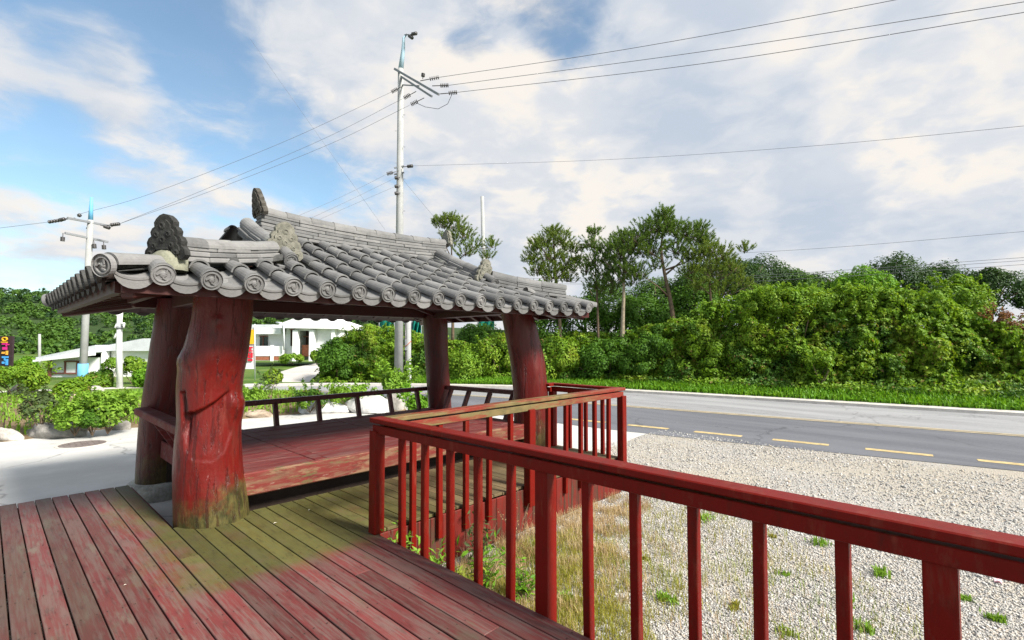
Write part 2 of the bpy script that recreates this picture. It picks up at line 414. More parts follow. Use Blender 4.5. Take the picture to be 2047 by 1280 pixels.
# ------------------------------------------------------------------ timber deck
def deck_moss(k, pos, v, cc):
    x, y, z = k.sep(pos)
    edge = k.math('ADD', y, k.math('MULTIPLY', k.math('SUBTRACT', k.noise(v, 3.0, 5, .65), .5), .55))
    my = k.mr(edge, -.30, .06)
    mx = k.mr(k.math('ADD', x, k.math('MULTIPLY', k.math('SUBTRACT', k.noise(v, 2.2, 4, .6), .5), .9)), -1.62, -1.15)
    mo = k.math('MULTIPLY', k.math('MULTIPLY', my, mx), k.mr(k.noise(v, 1.6, 5, .7), .22, .5, .55, 1))
    mcol = k.mix(k.noise(v, 7, 5, .7), (.048,.056,.014), (.118,.124,.032))
    right = k.mr(x, .2, 1.4); mcol = k.mix(k.math('MULTIPLY', right, .7), mcol, (.17,.125,.072))
    cc = k.mix(k.math('MULTIPLY', mo, .85), cc, mcol)
    bare = k.math('MULTIPLY', k.mr(k.noise(k.mapping(v, sc=(5,.8,1)), 1.7, 5, .6), .56, .66), k.mr(x, -1.9, -1.2, 1, .15))
    cc = k.mix(k.math('MULTIPLY', bare, .75), cc, (.15,.125,.095))
    dark = k.math('MULTIPLY', k.mr(k.noise(k.mapping(v, loc=(4,2,0), sc=(3,1.2,1)), 1.5, 5, .65), .58, .72), .6)
    cc = k.mix(dark, cc, (.10,.085,.055))
    rnd = k.node('ShaderNodeObjectInfo').outputs['Random']
    left = k.math('MULTIPLY', k.mr(k.math('ADD', x, k.math('MULTIPLY', rnd, .9)), -.9, -2.2), k.mr(k.noise(k.mapping(v, sc=(3,.5,1)), 1.4, 5, .6), .35, .6, .3, .8))
    cc = k.mix(k.math('MULTIPLY', left, .6), cc, (.115,.085,.055))
    br = k.mr(rnd, 0, 1, .72, 1.2, False)
    return k.mix(1.0, cc, k.comb(br, br, br), 'MULTIPLY')
painted_wood('deck_paint', (.135,.031,.029), (.165,.092,.080), .60, (26,1,26), .6, 2.4, deck_moss, .25)
painted_wood('red_paint', (.150,.0072,.0040), (.19,.030,.018), .30, (6,6,1), .42, 4, None, .14)
painted_wood('skirt_paint', (.140,.011,.007), (.085,.040,.024), .5, (9,9,1), .6, 2.5, None)
def rail_moss(k, pos, v, cc):
    x, y, z = k.sep(pos)
    n = k.noise(k.mapping(v, sc=(1,6,6)), 1.6, 6, .65)
    w = k.math('MULTIPLY', k.mr(n, .40, .56), k.mr(x, 3.6, 2.4, 0, 1))
    return k.mix(w, cc, k.mix(k.noise(v, 9, 4), (.085,.08,.028), (.21,.145,.06)))
painted_wood('mossy_rail', (.19,.022,.012), (.20,.10,.05), .4, (1,9,9), .55, 2.5, rail_moss)
simple('dark_timber', (.035,.022,.016), .3, 4, .8)

deck = thing('timber_deck', 'red painted plank deck with a mossy green patch around the big log column', 'deck', (-1.5, 0, -.45))
random.seed(4)
PITCH_B = .1325; GAP = .009
board_cache = {}
def board(x, y0, y1):
    L = round(y1-y0, 3)
    if L not in board_cache:
        board_cache[L] = MB().box((0,0,-.014), (PITCH_B-GAP, L-.005, .028), bev=.003).mesh('board', MATS['deck_paint'])
    inst('board', board_cache[L], deck, xf((x, (y0+y1)/2, random.uniform(-.0025,.0025)), random.uniform(-.0006,.0006)))
x = -PITCH_B/2-.005
for i in range(38):
    X = x-i*PITCH_B
    ytop = 1.40 if X > -1.17 else 3.36+random.uniform(-.012,.012)
    j = random.choice([-2.4,-1.8,-3.0,-1.2]) if i % 3 else random.choice([.6,-.6])
    if X < -4.6: break
    board(X, j, ytop); board(X, -6.2, j)
for i in range(30):
    X = PITCH_B/2-.005+i*PITCH_B
    if X > 3.93: break
    board(X, .03, 1.42 if X < 3.6 else 1.26)
for yy in [-6+.55*i for i in range(17)]:
    MB().box((-2.35 if yy < 1.4 else -2.9, yy, -.09), (4.6 if yy < 1.4 else 3.4, .06, .11)).build('joist', MATS['dark_timber'], deck)
for yy in (.25, .75, 1.2): MB().box((1.96, yy, -.09), (3.86, .06, .11)).build('joist', MATS['dark_timber'], deck)
sk = MB().box((0,0,-.25), (.142,.024,.46), bev=.004).mesh('skirt_board', MATS['skirt_paint'])
for i in range(27): inst('skirt_board', sk, deck, xf((.075+i*.146, .012, -.008+random.uniform(-.006,.006))))
for i in range(9): inst('skirt_board', sk, deck, xf((3.945, .09+i*.146, -.01), PI/2))
for i in range(42): inst('skirt_board', sk, deck, xf((.016, -.07-i*.146, -.035), PI/2))
for i in range(16): inst('skirt_board', sk, deck, xf((-1.16, 1.5+i*.125, -.035), PI/2))
for i in range(24): inst('skirt_board', sk, deck, xf((-1.25-i*.146, 3.375, -.035)))

mb = MB()
for yy in [-6+.55*i for i in range(17)]:
    for i in range(35):
        X = x-i*PITCH_B
        if yy > 1.35 and X > -1.17: continue
        for s_ in (-.036, .036):
            cx_, cy_ = X+s_+random.uniform(-.006,.006), yy+random.uniform(-.012,.012)
            mb.add([(cx_+.0052*math.cos(a*PI/3), cy_+.0052*math.sin(a*PI/3), .0032) for a in range(6)], [tuple(range(6))])
mb.build('screw_heads', MATS['dark_timber'], deck)['kind'] = 'stuff'
# ------------------------------------------------------------------ railing
rl = thing('deck_railing', 'red painted timber railing with square balusters along the outer deck edges', 'railing', (0, 0, 0))
pst = MB().box((0,0,.44), (.10,.10,.88), bev=.006).mesh('post', MATS['red_paint'])
pst2 = MB().box((0,0,.335), (.10,.10,1.09), bev=.006).mesh('post', MATS['red_paint'])
bal = MB().box((0,0,.33), (.05,.05,1.10), bev=.004).mesh('baluster', MATS['red_paint'])
balL = MB().box((0,0,.26), (.05,.05,1.24), bev=.004).mesh('baluster', MATS['red_paint'])
def jit(a=.01): return random.uniform(-a, a)
inst('post', pst, rl, xf((.0,.0,.0)))
for yy in (-1.885, -3.77, -5.65): inst('post', pst2, rl, xf((.04, yy, 0), 0))
for a in (0, -1.885, -3.77):
    for q in range(1, 6): inst('baluster', balL, rl, xf((.052, a-1.885*q/6+jit(.008), 0), jit(.05), jit(.006), jit(.008)))
for xx in (1.945, 3.90): inst('post', pst2, rl, xf((xx, -.045, 0)))
for a in (0, 1.945):
    for q in range(1, 6): inst('baluster', bal, rl, xf((a+.03+1.93*q/6+jit(.01), -.028, 0), jit(.05), jit(.006), jit(.006)))
inst('post', pst, rl, xf((3.88, 1.2, 0)))
for yy in (.3,.6,.9): inst('baluster', bal, rl, xf((3.93, yy, 0), jit(.04)))
def rail(a, b, mt, end=(0,0)):
    a = Vector(a); b = Vector(b); t = (b-a).normalized()
    MB().bar(a+Vector((0,0,.98)), b+Vector((0,0,.98)), .125, .042, bev=.006).build('handrail', mt, rl)
    MB().bar(a+t*.04+Vector((0,0,.908)), b-t*.04+Vector((0,0,.908)), .105, .07, bev=.004).build('under_rail', mt, rl)
rail((.02, .065, -.012), (.02, -6.2, 0), MATS['red_paint'])
rail((.085, -.01, -.014), (3.965, -.01, -.008), MATS['mossy_rail'])
rail((3.90, .055, -.011), (3.90, 1.265, -.011), MATS['red_paint'])
rail((3.835, 1.20, -.013), (3.72, 1.20, -.013), MATS['red_paint'])
# ------------------------------------------------------------------ pavilion
pav = thing('pavilion', 'open pavilion with grey tiled hipped roof on four red log columns', 'pavilion', (1.4, 2.67, -.4))
def column_moss(level, strength=1.0):
    def f(k, pos, v, cc):
        x, y, z = k.sep(pos)
        n = k.noise(pos, 4.5, 6, .7)
        side = k.mr(k.math('SUBTRACT', x, k.math('MULTIPLY', y, .0)), -1.15, -.75, .0, .16)
        h = k.math('ADD', k.math('SUBTRACT', z, side), k.math('MULTIPLY', k.math('SUBTRACT', n, .5), .9))
        w = k.math('MULTIPLY', k.mr(h, level+.16, level-.20), strength)
        st = k.noise(k.mapping(pos, sc=(4,4,1.6)), 2.6, 7, .75)
        mc = k.mix(k.mr(st, .35, .65), (.024,.026,.009), (.105,.088,.028))
        cc = k.mix(w, cc, mc)
        pale = k.math('MULTIPLY', k.mr(k.noise(k.mapping(pos, loc=(3,1,0), sc=(8,8,2.2)), 2.2, 6, .7), .64, .74), k.mr(z, .15, .45))
        pale = k.math('MULTIPLY', pale, k.mr(z, 1.1, .6))
        return k.mix(k.math('MULTIPLY', pale, .6), cc, (.42,.27,.25))
    return f
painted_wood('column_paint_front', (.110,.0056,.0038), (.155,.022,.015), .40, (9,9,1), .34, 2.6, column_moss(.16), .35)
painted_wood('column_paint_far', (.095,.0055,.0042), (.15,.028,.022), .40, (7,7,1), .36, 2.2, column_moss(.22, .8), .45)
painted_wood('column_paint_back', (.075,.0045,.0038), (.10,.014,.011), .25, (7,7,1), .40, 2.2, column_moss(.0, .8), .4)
for nm_ in ('column_paint_front','column_paint_far','column_paint_back'):      # bark_bump
    kk = NT(MATS[nm_].node_tree); bb = next(n for n in kk.n if n.type == 'BSDF_PRINCIPLED'); pp = kk.node('ShaderNodeNewGeometry').outputs['Position']
    crack = kk.mr(kk.noise(kk.mapping(pp, sc=(7,7,.7)), 3.0, 6, .65, .4), .36, .46)
    hgt = kk.math('ADD', kk.math('MULTIPLY', kk.noise(pp, 32, 5, .7), .5), kk.math('ADD', kk.math('MULTIPLY', kk.noise(kk.mapping(pp, sc=(1,1,.25)), 14, 4, .6), .8), kk.math('MULTIPLY', crack, .9)))
    kk.put(bb.inputs['Normal'], kk.bump(hgt, .55, .012))
    oldc = bb.inputs['Base Color'].links[0].from_socket
    kk.put(bb.inputs['Base Color'], kk.mix(kk.math('MULTIPLY', kk.math('SUBTRACT', 1, crack), .6), oldc, (.03,.006,.005)))
simple('plinth_stone', (.33,.32,.28), .35, 5, .85, .2, .4, 30)

def poly_sd(px, py, poly):
    """signed distance to a polygon, negative inside (numpy)"""
    n = len(poly); dmin = np.full(px.shape, 1e9); ins = np.zeros(px.shape, bool)
    for i in range(n):
        x0, y0 = poly[i]; x1, y1 = poly[(i+1) % n]
        ex, ey = x1-x0, y1-y0; wx, wy = px-x0, py-y0
        t = np.clip((wx*ex+wy*ey)/(ex*ex+ey*ey), 0, 1)
        dmin = np.minimum(dmin, np.hypot(wx-ex*t, wy-ey*t))
        c = ((y0 > py) != (y1 > py)) & (px < (x1-x0)*(py-y0)/((y1-y0) if y1 != y0 else 1e-9)+x0)
        ins ^= c
    return np.where(ins, -dmin, dmin)
def column(prof, d, mt, n=64, m_=90, ztop=2.2, zbot=-.4, rough=.035, seed=0, carve=None, knots=(), flute=0):
    C = []
    for (py, l, r) in prof:
        p = at((l+r)/2, py, d); C.append((p.z, p.x, p.y, (r-l)/2*d/FPX*math.cos(math.atan(((l+r)/2-1023.5)/FPX))))
    C.sort(); zs = np.array([c[0] for c in C]); Z = np.linspace(zbot, ztop, m_)
    cx = np.interp(Z, zs, [c[1] for c in C]); cy = np.interp(Z, zs, [c[2] for c in C]); R = np.interp(Z, zs, [c[3] for c in C])
    ker = np.ones(7)/7
    pad = lambda a: np.convolve(np.pad(a, 3, mode='edge'), ker, 'valid')
    cx, cy, R = pad(cx), pad(cy), pad(R)
    A = np.linspace(0, 2*PI, n, endpoint=False)
    V = np.zeros((m_, n, 3)); rr = np.zeros((m_, n))
    for i in range(m_):
        for j in range(n):
            q = Vector((math.cos(A[j])*1.2, math.sin(A[j])*1.2, Z[i]*1.1+seed*7))
            s = 1+rough*1.6*noise.noise(q)+rough*.7*noise.noise(q*2.7)+.006*noise.noise(Vector((q.x*9, q.y*9, q.z*2)))
            if flute: s += flute*math.sin(A[j]*5+Z[i]*1.2+seed)*(.5+.5*noise.noise(q*.8+Vector((5,0,0))))
            rr[i, j] = R[i]*s
    def xyz():
        V[:, :, 0] = cx[:, None]+rr*np.cos(A)[None]; V[:, :, 1] = cy[:, None]+rr*np.sin(A)[None]; V[:, :, 2] = Z[:, None]
    xyz()
    rel = V-np.array(CAM_POS); f_ = np.array(fw); dep = rel@f_
    PX = 1023.5+FPX*(rel@np.array(CR))/dep; PY = 640-FPX*(rel@np.array(CU))/dep
    front = (np.cos(A)[None]*(V[:, :, 0]-CAM_POS.x)+np.sin(A)[None]*(V[:, :, 1]-CAM_POS.y)) < .25
    if carve:
        for poly, dep_, w in carve:
            sd = poly_sd(PX, PY, poly)
            t_ = np.clip((PX-352)/(484-352), 0, 1); b_t = np.clip((922-PY)/110, .10, 1); dv = dep_*(1.5-1.0*t_)*b_t
            rr -= np.where(front, dv*np.clip(.5-sd/w, 0, 1), 0)
    for (kx, ky, rad, h) in knots:
        q = np.hypot(PX-kx, PY-ky)/rad
        rr += np.where(front, h*np.exp(-q*q)-.25*h*np.exp(-(q*2.6)**2), 0)
    xyz()
    F = [(i*n+j, i*n+(j+1) % n, (i+1)*n+(j+1) % n, (i+1)*n+j) for i in range(m_-1) for j in range(n)]
    me = np_mesh('column', V.reshape(-1, 3), np.array(F), mt, True)
    return inst('column', me, pav, Matrix.Identity(4)), (cx, cy, R, Z)
zc = lambda pts: [(200+x/2.667, 600+y/2.667) for x, y in pts]
carveFL = [(zc([(440,610),(500,602),(552,580),(620,540),(690,485),(684,600),(704,700),(665,812),(600,864),(520,860),(462,838),(440,700)]), .05, 3.5),
           (zc([(430,490),(452,490),(464,640),(468,810),(446,800),(438,640)]), .03, 3)]
colFL, _ = column([(560,392,512),(590,388,508),(637,384,506),(680,372,501),(712,362,497),(750,354,489),(780,353,485),(832,354,485),(881,349,484),(937,346,487),(975,347,494),(1031,349,501),(1075,350,504)],
    4.8, MATS['column_paint_front'], 150, 190, seed=1, rough=.02, carve=carveFL,
    knots=[(367,722,16,.03),(436,643,12,.02),(472,806,15,.05),(474,826,12,.02),(430,700,40,.02)])
colFL['label'] = 'big gnarled log column with a carved hollow and mossy foot'
colFR, _ = column([(560,985,1050),(625,1000,1063),(641,1004,1069),(680,1011,1079),(723,1019,1089),(785,1027,1096),(838,1028,1096),(899,1028,1093),(925,1028,1093)],
    8.05, MATS['column_paint_far'], 72, 80, seed=3, rough=.03, flute=.05)
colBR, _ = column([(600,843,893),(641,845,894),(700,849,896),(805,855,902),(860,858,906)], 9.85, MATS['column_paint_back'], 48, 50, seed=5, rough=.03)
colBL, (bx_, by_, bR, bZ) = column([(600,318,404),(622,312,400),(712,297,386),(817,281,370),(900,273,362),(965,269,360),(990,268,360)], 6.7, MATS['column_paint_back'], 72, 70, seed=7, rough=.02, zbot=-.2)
for (px_, py_, d_, r_) in ((315, 965, 6.7, .34), (880, 850, 9.85, .3), (1061, 915, 8.05, .32)):
    p = at(px_, py_, d_)
    MB().lathe([(r_*1.04,-.52),(r_*1.06,-.3),(r_*1.0,-.20),(r_*.9,-.17)], Matrix.Translation((p.x, p.y, 0)), 32).build('plinth', MATS['plinth_stone'], pav, True)

# ---- bench platform
painted_wood('bench_paint', (.135,.022,.021), (.18,.08,.07), .50, (1,12,12), .7, 2.4, None, .15)
def fascia_wear(k, pos, v, cc):
    n = k.noise(k.mapping(pos, sc=(1,5,5)), 2.3, 7, .7)
    cc = k.mix(k.math('MULTIPLY', k.mr(n, .50, .58), .9), cc, (.20,.115,.065))
    n2 = k.noise(k.mapping(pos, loc=(7,0,0), sc=(1.4,3,7)), 3.1, 7, .7)
    cc = k.mix(k.math('MULTIPLY', k.mr(n2, .57, .63), .8), cc, (.10,.085,.032))
    return k.mix(k.math('MULTIPLY', k.mr(n2, .36, .33), .8), cc, (.27,.20,.15))
painted_wood('fascia_paint', (.15,.020,.015), (.18,.085,.05), .5, (1,9,9), .6, 2.6, fascia_wear)
plat = MB().box((1.38, 1.365, .27), (4.30, .07, .222), bev=.012).build('bench_fascia', MATS['fascia_paint'], pav)
base = MB().box((1.38, 1.62, .05), (4.2, .06, .50)).build('bench_frame', MATS['dark_timber'], pav)
for yy in (2.4, 3.2, 3.9): MB().box((1.38, yy, .05), (4.2, .08, .50)).build('bench_frame', MATS['dark_timber'], pav)
xs_ = [-.72, .17, 1.62, 3.06, 3.50]
plk = {}
for cxx in xs_[:-1]+[3.44]:
    MB().box((cxx, 2.70, .362), (.125, 2.58, .036), bev=.004).build('cross_plank', MATS['bench_paint'], pav)
for a, b_ in zip(xs_, xs_[1:]):
    a2, b2 = a+.066, b_-.066; L = round(b2-a2-.006, 3)
    for q in range(14):
        if L not in plk: plk[L] = MB().box((0,0,0), (L, .177, .034), bev=.004).mesh('bench_plank', MATS['bench_paint'])
        inst('bench_plank', plk[L], pav, xf(((a2+b2)/2, 1.50+q*.184, .361+random.uniform(-.003,.003))))
# seat rails
MB().bar((-.55,4.16,.725), (3.72,4.16,.725), .10, .075, bev=.012).build('seat_rail', MATS['column_paint_back'], pav)
for xx in (.05,.72,1.40,2.10,2.75,3.35): MB().bar((xx,4.02,.36), (xx+.01,4.13,.70), .075, .065, up=(1,0,0), bev=.006).build('rail_strut', MATS['column_paint_back'], pav)
MB().bar((-.99,3.92,.775), (-1.0,1.75,.775), .17, .085, bev=.012).build('seat_rail', MATS['bench_paint'], pav)
for yy in (2.2,2.75,3.3): MB().bar((-.72,yy,.30), (-.99,yy,.74), .06, .065, up=(0,1,0), bev=.006).build('rail_strut', MATS['bench_paint'], pav)
MB().box((-.76, 2.70, .27), (.07, 2.55, .22), bev=.01).build('bench_fascia', MATS['bench_paint'], pav)
MB().bar((3.76,3.86,.765), (3.76,1.62,.80), .10, .075, bev=.012).build('seat_rail', MATS['column_paint_back'], pav)
for yy in (1.95,2.5,3.05,3.55): MB().bar((3.56,yy,.33), (3.75,yy,.75), .075, .065, up=(0,1,0), bev=.006).build('rail_strut', MATS['column_paint_back'], pav)

# ---- beams
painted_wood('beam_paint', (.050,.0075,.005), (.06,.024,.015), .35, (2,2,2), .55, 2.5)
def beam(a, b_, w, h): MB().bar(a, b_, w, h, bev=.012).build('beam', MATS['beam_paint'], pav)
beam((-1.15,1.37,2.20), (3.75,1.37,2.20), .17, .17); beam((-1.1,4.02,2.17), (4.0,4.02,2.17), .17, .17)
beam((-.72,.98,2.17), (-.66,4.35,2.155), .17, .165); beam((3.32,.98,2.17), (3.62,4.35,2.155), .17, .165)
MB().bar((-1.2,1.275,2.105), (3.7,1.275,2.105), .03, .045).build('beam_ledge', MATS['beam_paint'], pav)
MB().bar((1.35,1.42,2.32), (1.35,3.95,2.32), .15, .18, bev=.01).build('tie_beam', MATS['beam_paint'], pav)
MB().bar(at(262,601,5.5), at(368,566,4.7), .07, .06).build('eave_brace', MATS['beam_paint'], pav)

# ---- roof
XL, XR, YF, YB, YM = -1.82, 4.05, .50, 4.85, 2.675
GL, GR, YH = -.25, 2.65, 1.5
def fz(t): return 2.10+.85*(.9*t+.1*t*t)
def front_z(y): return fz((y-YF)/(YM-YF))
def roof_z(x, y):
    yy = min(y, YB+YF-y)          # mirror the back on the front
    zf = front_z(yy)
    if x < GL: zs = front_z(YF+(x-XL)/(GL-XL)*(YH-YF))
    elif x > GR: zs = front_z(YF+(XR-x)/(XR-GR)*(YH-YF))
    else: zs = 9
    e = (abs(x-(XL+XR)/2)/((XR-XL)/2))**6*.035
    return min(zf, zs)+e
simple('tile_clay', (.155,.153,.150), .32, 5, .8, .25, .25, 90)
mt = MATS['tile_clay']; k = NT(mt.node_tree)
bs = next(n for n in k.n if n.type == 'BSDF_PRINCIPLED'); old = bs.inputs['Base Color'].links[0].from_socket
pos = k.node('ShaderNodeNewGeometry').outputs['Position']; rnd = k.node('ShaderNodeObjectInfo').outputs['Random']
c = k.mix(.45, old, k.mix(rnd, (.085,.085,.085), (.26,.255,.248)))
lich = k.mr(k.noise(pos, 7, 7, .72), .60, .70)
c = k.mix(k.math('MULTIPLY', lich, .45), c, (.30,.31,.24))
stn = k.mr(k.noise(k.mapping(pos, loc=(2,5,1), sc=(1,1,2)), 3.2, 6, .68), .56, .70)
c = k.mix(k.math('MULTIPLY', stn, .5), c, (.085,.085,.082))
k.put(bs.inputs['Base Color'], c)
simple('mortar', (.20,.20,.15), .3, 9, .9, .1, .4, 50)
simple('ornament_dark', (.030,.030,.028), .5, 14, .85, .2, .6, 60)
simple('tile_shaded', (.055,.055,.052), .5, 6, .85, .2, .3, 60)  # left end slope: shade and grime painted into a darker tile colour
simple('ornament_brown', (.075,.068,.058), .5, 16, .85, .2, .6, 60)
simple('ornament_grey', (.17,.165,.135), .4, 16, .85, .2, .6, 60)
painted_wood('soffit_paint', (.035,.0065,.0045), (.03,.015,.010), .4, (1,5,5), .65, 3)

NX, NY = 60, 44
gx = [XL+.02+(XR-XL-.04)*i/NX for i in range(NX+1)]; gy = [YF+.02+(YB-YF-.04)*j/NY for j in range(NY+1)]
rb = MB().grid([[(x, y, roof_z(x, y)-.02) for x in gx] for y in gy])
roof = rb.build('roof', MATS['tile_clay'], pav); roof['label'] = 'grey tiled hip and gable roof with stacked ridges'
ins_ = .06
gx2 = [XL+ins_+(XR-XL-2*ins_)*i/NX for i in range(NX+1)]; gy2 = [YF+ins_+(YB-YF-2*ins_)*j/NY for j in range(NY+1)]
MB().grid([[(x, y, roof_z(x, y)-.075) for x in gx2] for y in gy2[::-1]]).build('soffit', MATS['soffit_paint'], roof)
# rafters and eave boards
for i in range(18):
    X = XL+.28+i*.325
    ya = YF+.30
    yb = 2.3 if GL < X < GR else YF+((X-XL)/(GL-XL) if X <= GL else (XR-X)/(XR-GR))*(YH-YF)
    if yb-ya < .2: continue
    for mirror in (0, 1):
        A = Vector((X, ya, roof_z(X, ya)-.10)); B = Vector((X, yb, front_z(yb)-.10))
        if mirror: A.y = YB+YF-A.y; B.y = YB+YF-B.y
        MB().bar(A, B, .065, .07).build('rafter', MATS['beam_paint'], roof)
for i in range(11):
    Y = YF+.32+i*.37
    yy = min(Y, YB+YF-Y); fr = min(1, (yy-YF)/(YH-YF))
    for s in (0, 1):
        xa, xb = (XL+.10, XL+(GL-XL)*fr) if s == 0 else (XR-.10, XR-(XR-GR)*fr)
        if abs(xb-xa) < .2: continue
        MB().bar((xa, Y, roof_z(xa, Y)-.115), (xb, Y, roof_z(xb, Y)-.115), .065, .07).build('rafter', MATS['beam_paint'], roof)
for (xa, ya, xb, yb) in ((XL+.12,YF+.12,-.7,1.3),(XR-.12,YF+.12,3.2,1.3),(XL+.12,YB-.12,-.65,4.0),(XR-.12,YB-.12,3.5,4.0)):
    MB().bar((xa, ya, roof_z(xa, ya)-.12), (xb, yb, roof_z(xa, ya)+.07), .12, .13, bev=.01).build('hip_rafter', MATS['beam_paint'], roof)
E_ = .085
for (a, b_) in (((XL+E_,YF+E_),(XR-E_,YF+E_)), ((XL+E_,YB-E_),(XR-E_,YB-E_)), ((XL+E_,YF+E_+.06),(XL+E_,YB-E_-.06)), ((XR-E_,YF+E_+.06),(XR-E_,YB-E_-.06))):
    MB().bar((*a, 2.052 if a[1] < 1 else 2.10), (*b_, 2.052 if a[1] < 1 else 2.10), .06, .085 if a[1] < 1 else .06).build('eave_board', MATS['beam_paint'], roof)

def arc_shell(L, r0, r1, a0, a1, n, th, up=1, rows=2):
    """tile shell: arc swept along local +Y; up=1 convex, -1 concave; closed with thickness"""
    mb = MB(); vs = []; fs = []
    for i in range(rows):
        t = i/(rows-1); r = r0+(r1-r0)*t
        for q in (r, r-th):
            for j in range(n+1):
                a = a0+(a1-a0)*j/n; vs.append((q*math.cos(a), L*t, up*q*math.sin(a)))
    c = n+1
    for i in range(rows-1):
        o, o2 = i*2*c, (i+1)*2*c
        for j in range(n):
            f1 = (o+j, o2+j, o2+j+1, o+j+1); f2 = (o+c+j+1, o2+c+j+1, o2+c+j, o+c+j)
            fs += [f1, f2] if up > 0 else [f1[::-1], f2[::-1]]
    for j in range(n):
        f = (j, j+1, c+j+1, c+j); fs.append(f if up > 0 else f[::-1])
    return mb.add(vs, fs)
def dtile():
    mb = arc_shell(.37, .077, .060, -.12, PI+.12, 12, .016)
    prof = [(.080,.0),(.080,.022),(.0775,.026),(.076,.016),(.062,.016),(.058,.024),(.050,.024),(.046,.013),(.026,.013),(.018,.022),(.0001,.026)]
    mb.lathe(prof, Matrix.Translation((0,-.012,-.012)) @ Matrix.Rotation(PI/2, 4, 'X'), 24)
    for q in range(3):
        a = q*2*PI/3+.4; mb.bar((.02*math.cos(a), -.030, -.012+.02*math.sin(a)), (.044*math.cos(a+.7), -.030, -.012+.044*math.sin(a+.7)), .01, .014, up=(0,1,0))
    return mb
def ptile(drip=False):
    R_ = .150; a = 1.02
    mb = MB(); vs = []; fs = []; n = 8; L = .37
    arc = lambda s, q: ((R_*math.sin(-a+2*a*s))*.94, R_*math.cos(a)*.55-(R_*math.cos(-a+2*a*s))*.55)
    for y, dz_ in ((0, .012), (L, -.004)):
        for th in (0, -.016):
            for j in range(n+1):
                x_, z_ = arc(j/n, 0); vs.append((x_, y, z_+dz_+th))
    c = n+1
    for j in range(n):
        fs += [(j, j+1, 2*c+j+1, 2*c+j), (c+j+1, c+j, 3*c+j, 3*c+j+1), (j+1, j, c+j, c+j+1)]
    mb.add(vs, fs)
    if drip:
        top = [(arc(j/n,0)[0], arc(j/n,0)[1]+.014) for j in range(n+1)]
        bot = [(x_*1.0, arc(j/n,0)[1]-.072+.045*abs(2*j/n-1)**2.2) for j, (x_, _) in enumerate(top)]
        out = top+bot[::-1]
        mb.prism(out, .02, Matrix.Translation((0,.022,0)) @ Matrix.Rotation(-.12, 4, 'X'))
        for q in range(7):
            x_ = (-3+q)*.027; zz_ = -.062+.9*abs(x_)**1.6
            mb.lathe([(.011,0),(.009,.004),(.0001,.006)], Matrix.Translation((x_, .012, zz_)) @ Matrix.Rotation(PI/2, 4, 'X'), 8)
    return mb
TM = MATS['tile_clay']
me_round = arc_shell(.385, .079, .057, -.04, PI+.04, 10, .014).mesh("round_tile", TM)
me_end = dtile().mesh('round_end_tile', TM)
me_pan = ptile().mesh('pan_tile', TM)
me_drip = ptile(True).mesh('drip_tile', TM)
ROW = .325
def tile_run(X, kind, ymax, put):
    """lay one column of tiles up the slope"""
    y = YF-.02; r = 0
    while y < ymax-.06:
        z0 = roof_z(X, max(y, YF)); y2 = min(y+ROW, YM); z1 = roof_z(X, y2) if y2 < ymax+.05 else z0+(y2-y)*.37
        if abs(z1-z0) < .02: z1 = z0+(y2-y)*.37
        sl_ = math.atan2(z1-z0, y2-y)
        zoff = (.046 if kind == 'round' else .012)
        fit = min(1, max(.25, (ymax+.02-y)/.37))
        put(kind, r, xf((X+random.uniform(-.004,.004), y, z0+zoff), random.uniform(-.028,.028), sl_-(.035 if kind == 'round' else 0)+random.uniform(-.01,.01), 0, (1, fit, 1)))
        y += ROW*math.cos(sl_); r += 1
def put_front(kind, r, mw):
    nm, me = {('round',0):('round_end_tile',me_end), ('pan',0):('drip_tile',me_drip)}.get((kind, min(r,1)), ('round_tile',me_round) if kind == 'round' else ('pan_tile',me_pan))
    inst(nm, me, roof, mw)
def hip_y(X):
    if X <= GL: return YF+(X-XL)/(GL-XL)*(YH-YF)
    if X >= GR: return YF+(XR-X)/(XR-GR)*(YH-YF)
    return YM
SP = .316
for i in range(18):
    X = -1.51+SP*i
    if X > XR-.12: break
    tile_run(X, 'round', hip_y(X), put_front)
for i in range(19):
    X = -1.51-SP/2+SP*i
    if X > XR-.1: break
    tile_run(X, 'pan', max(hip_y(X), YF+.15), put_front)
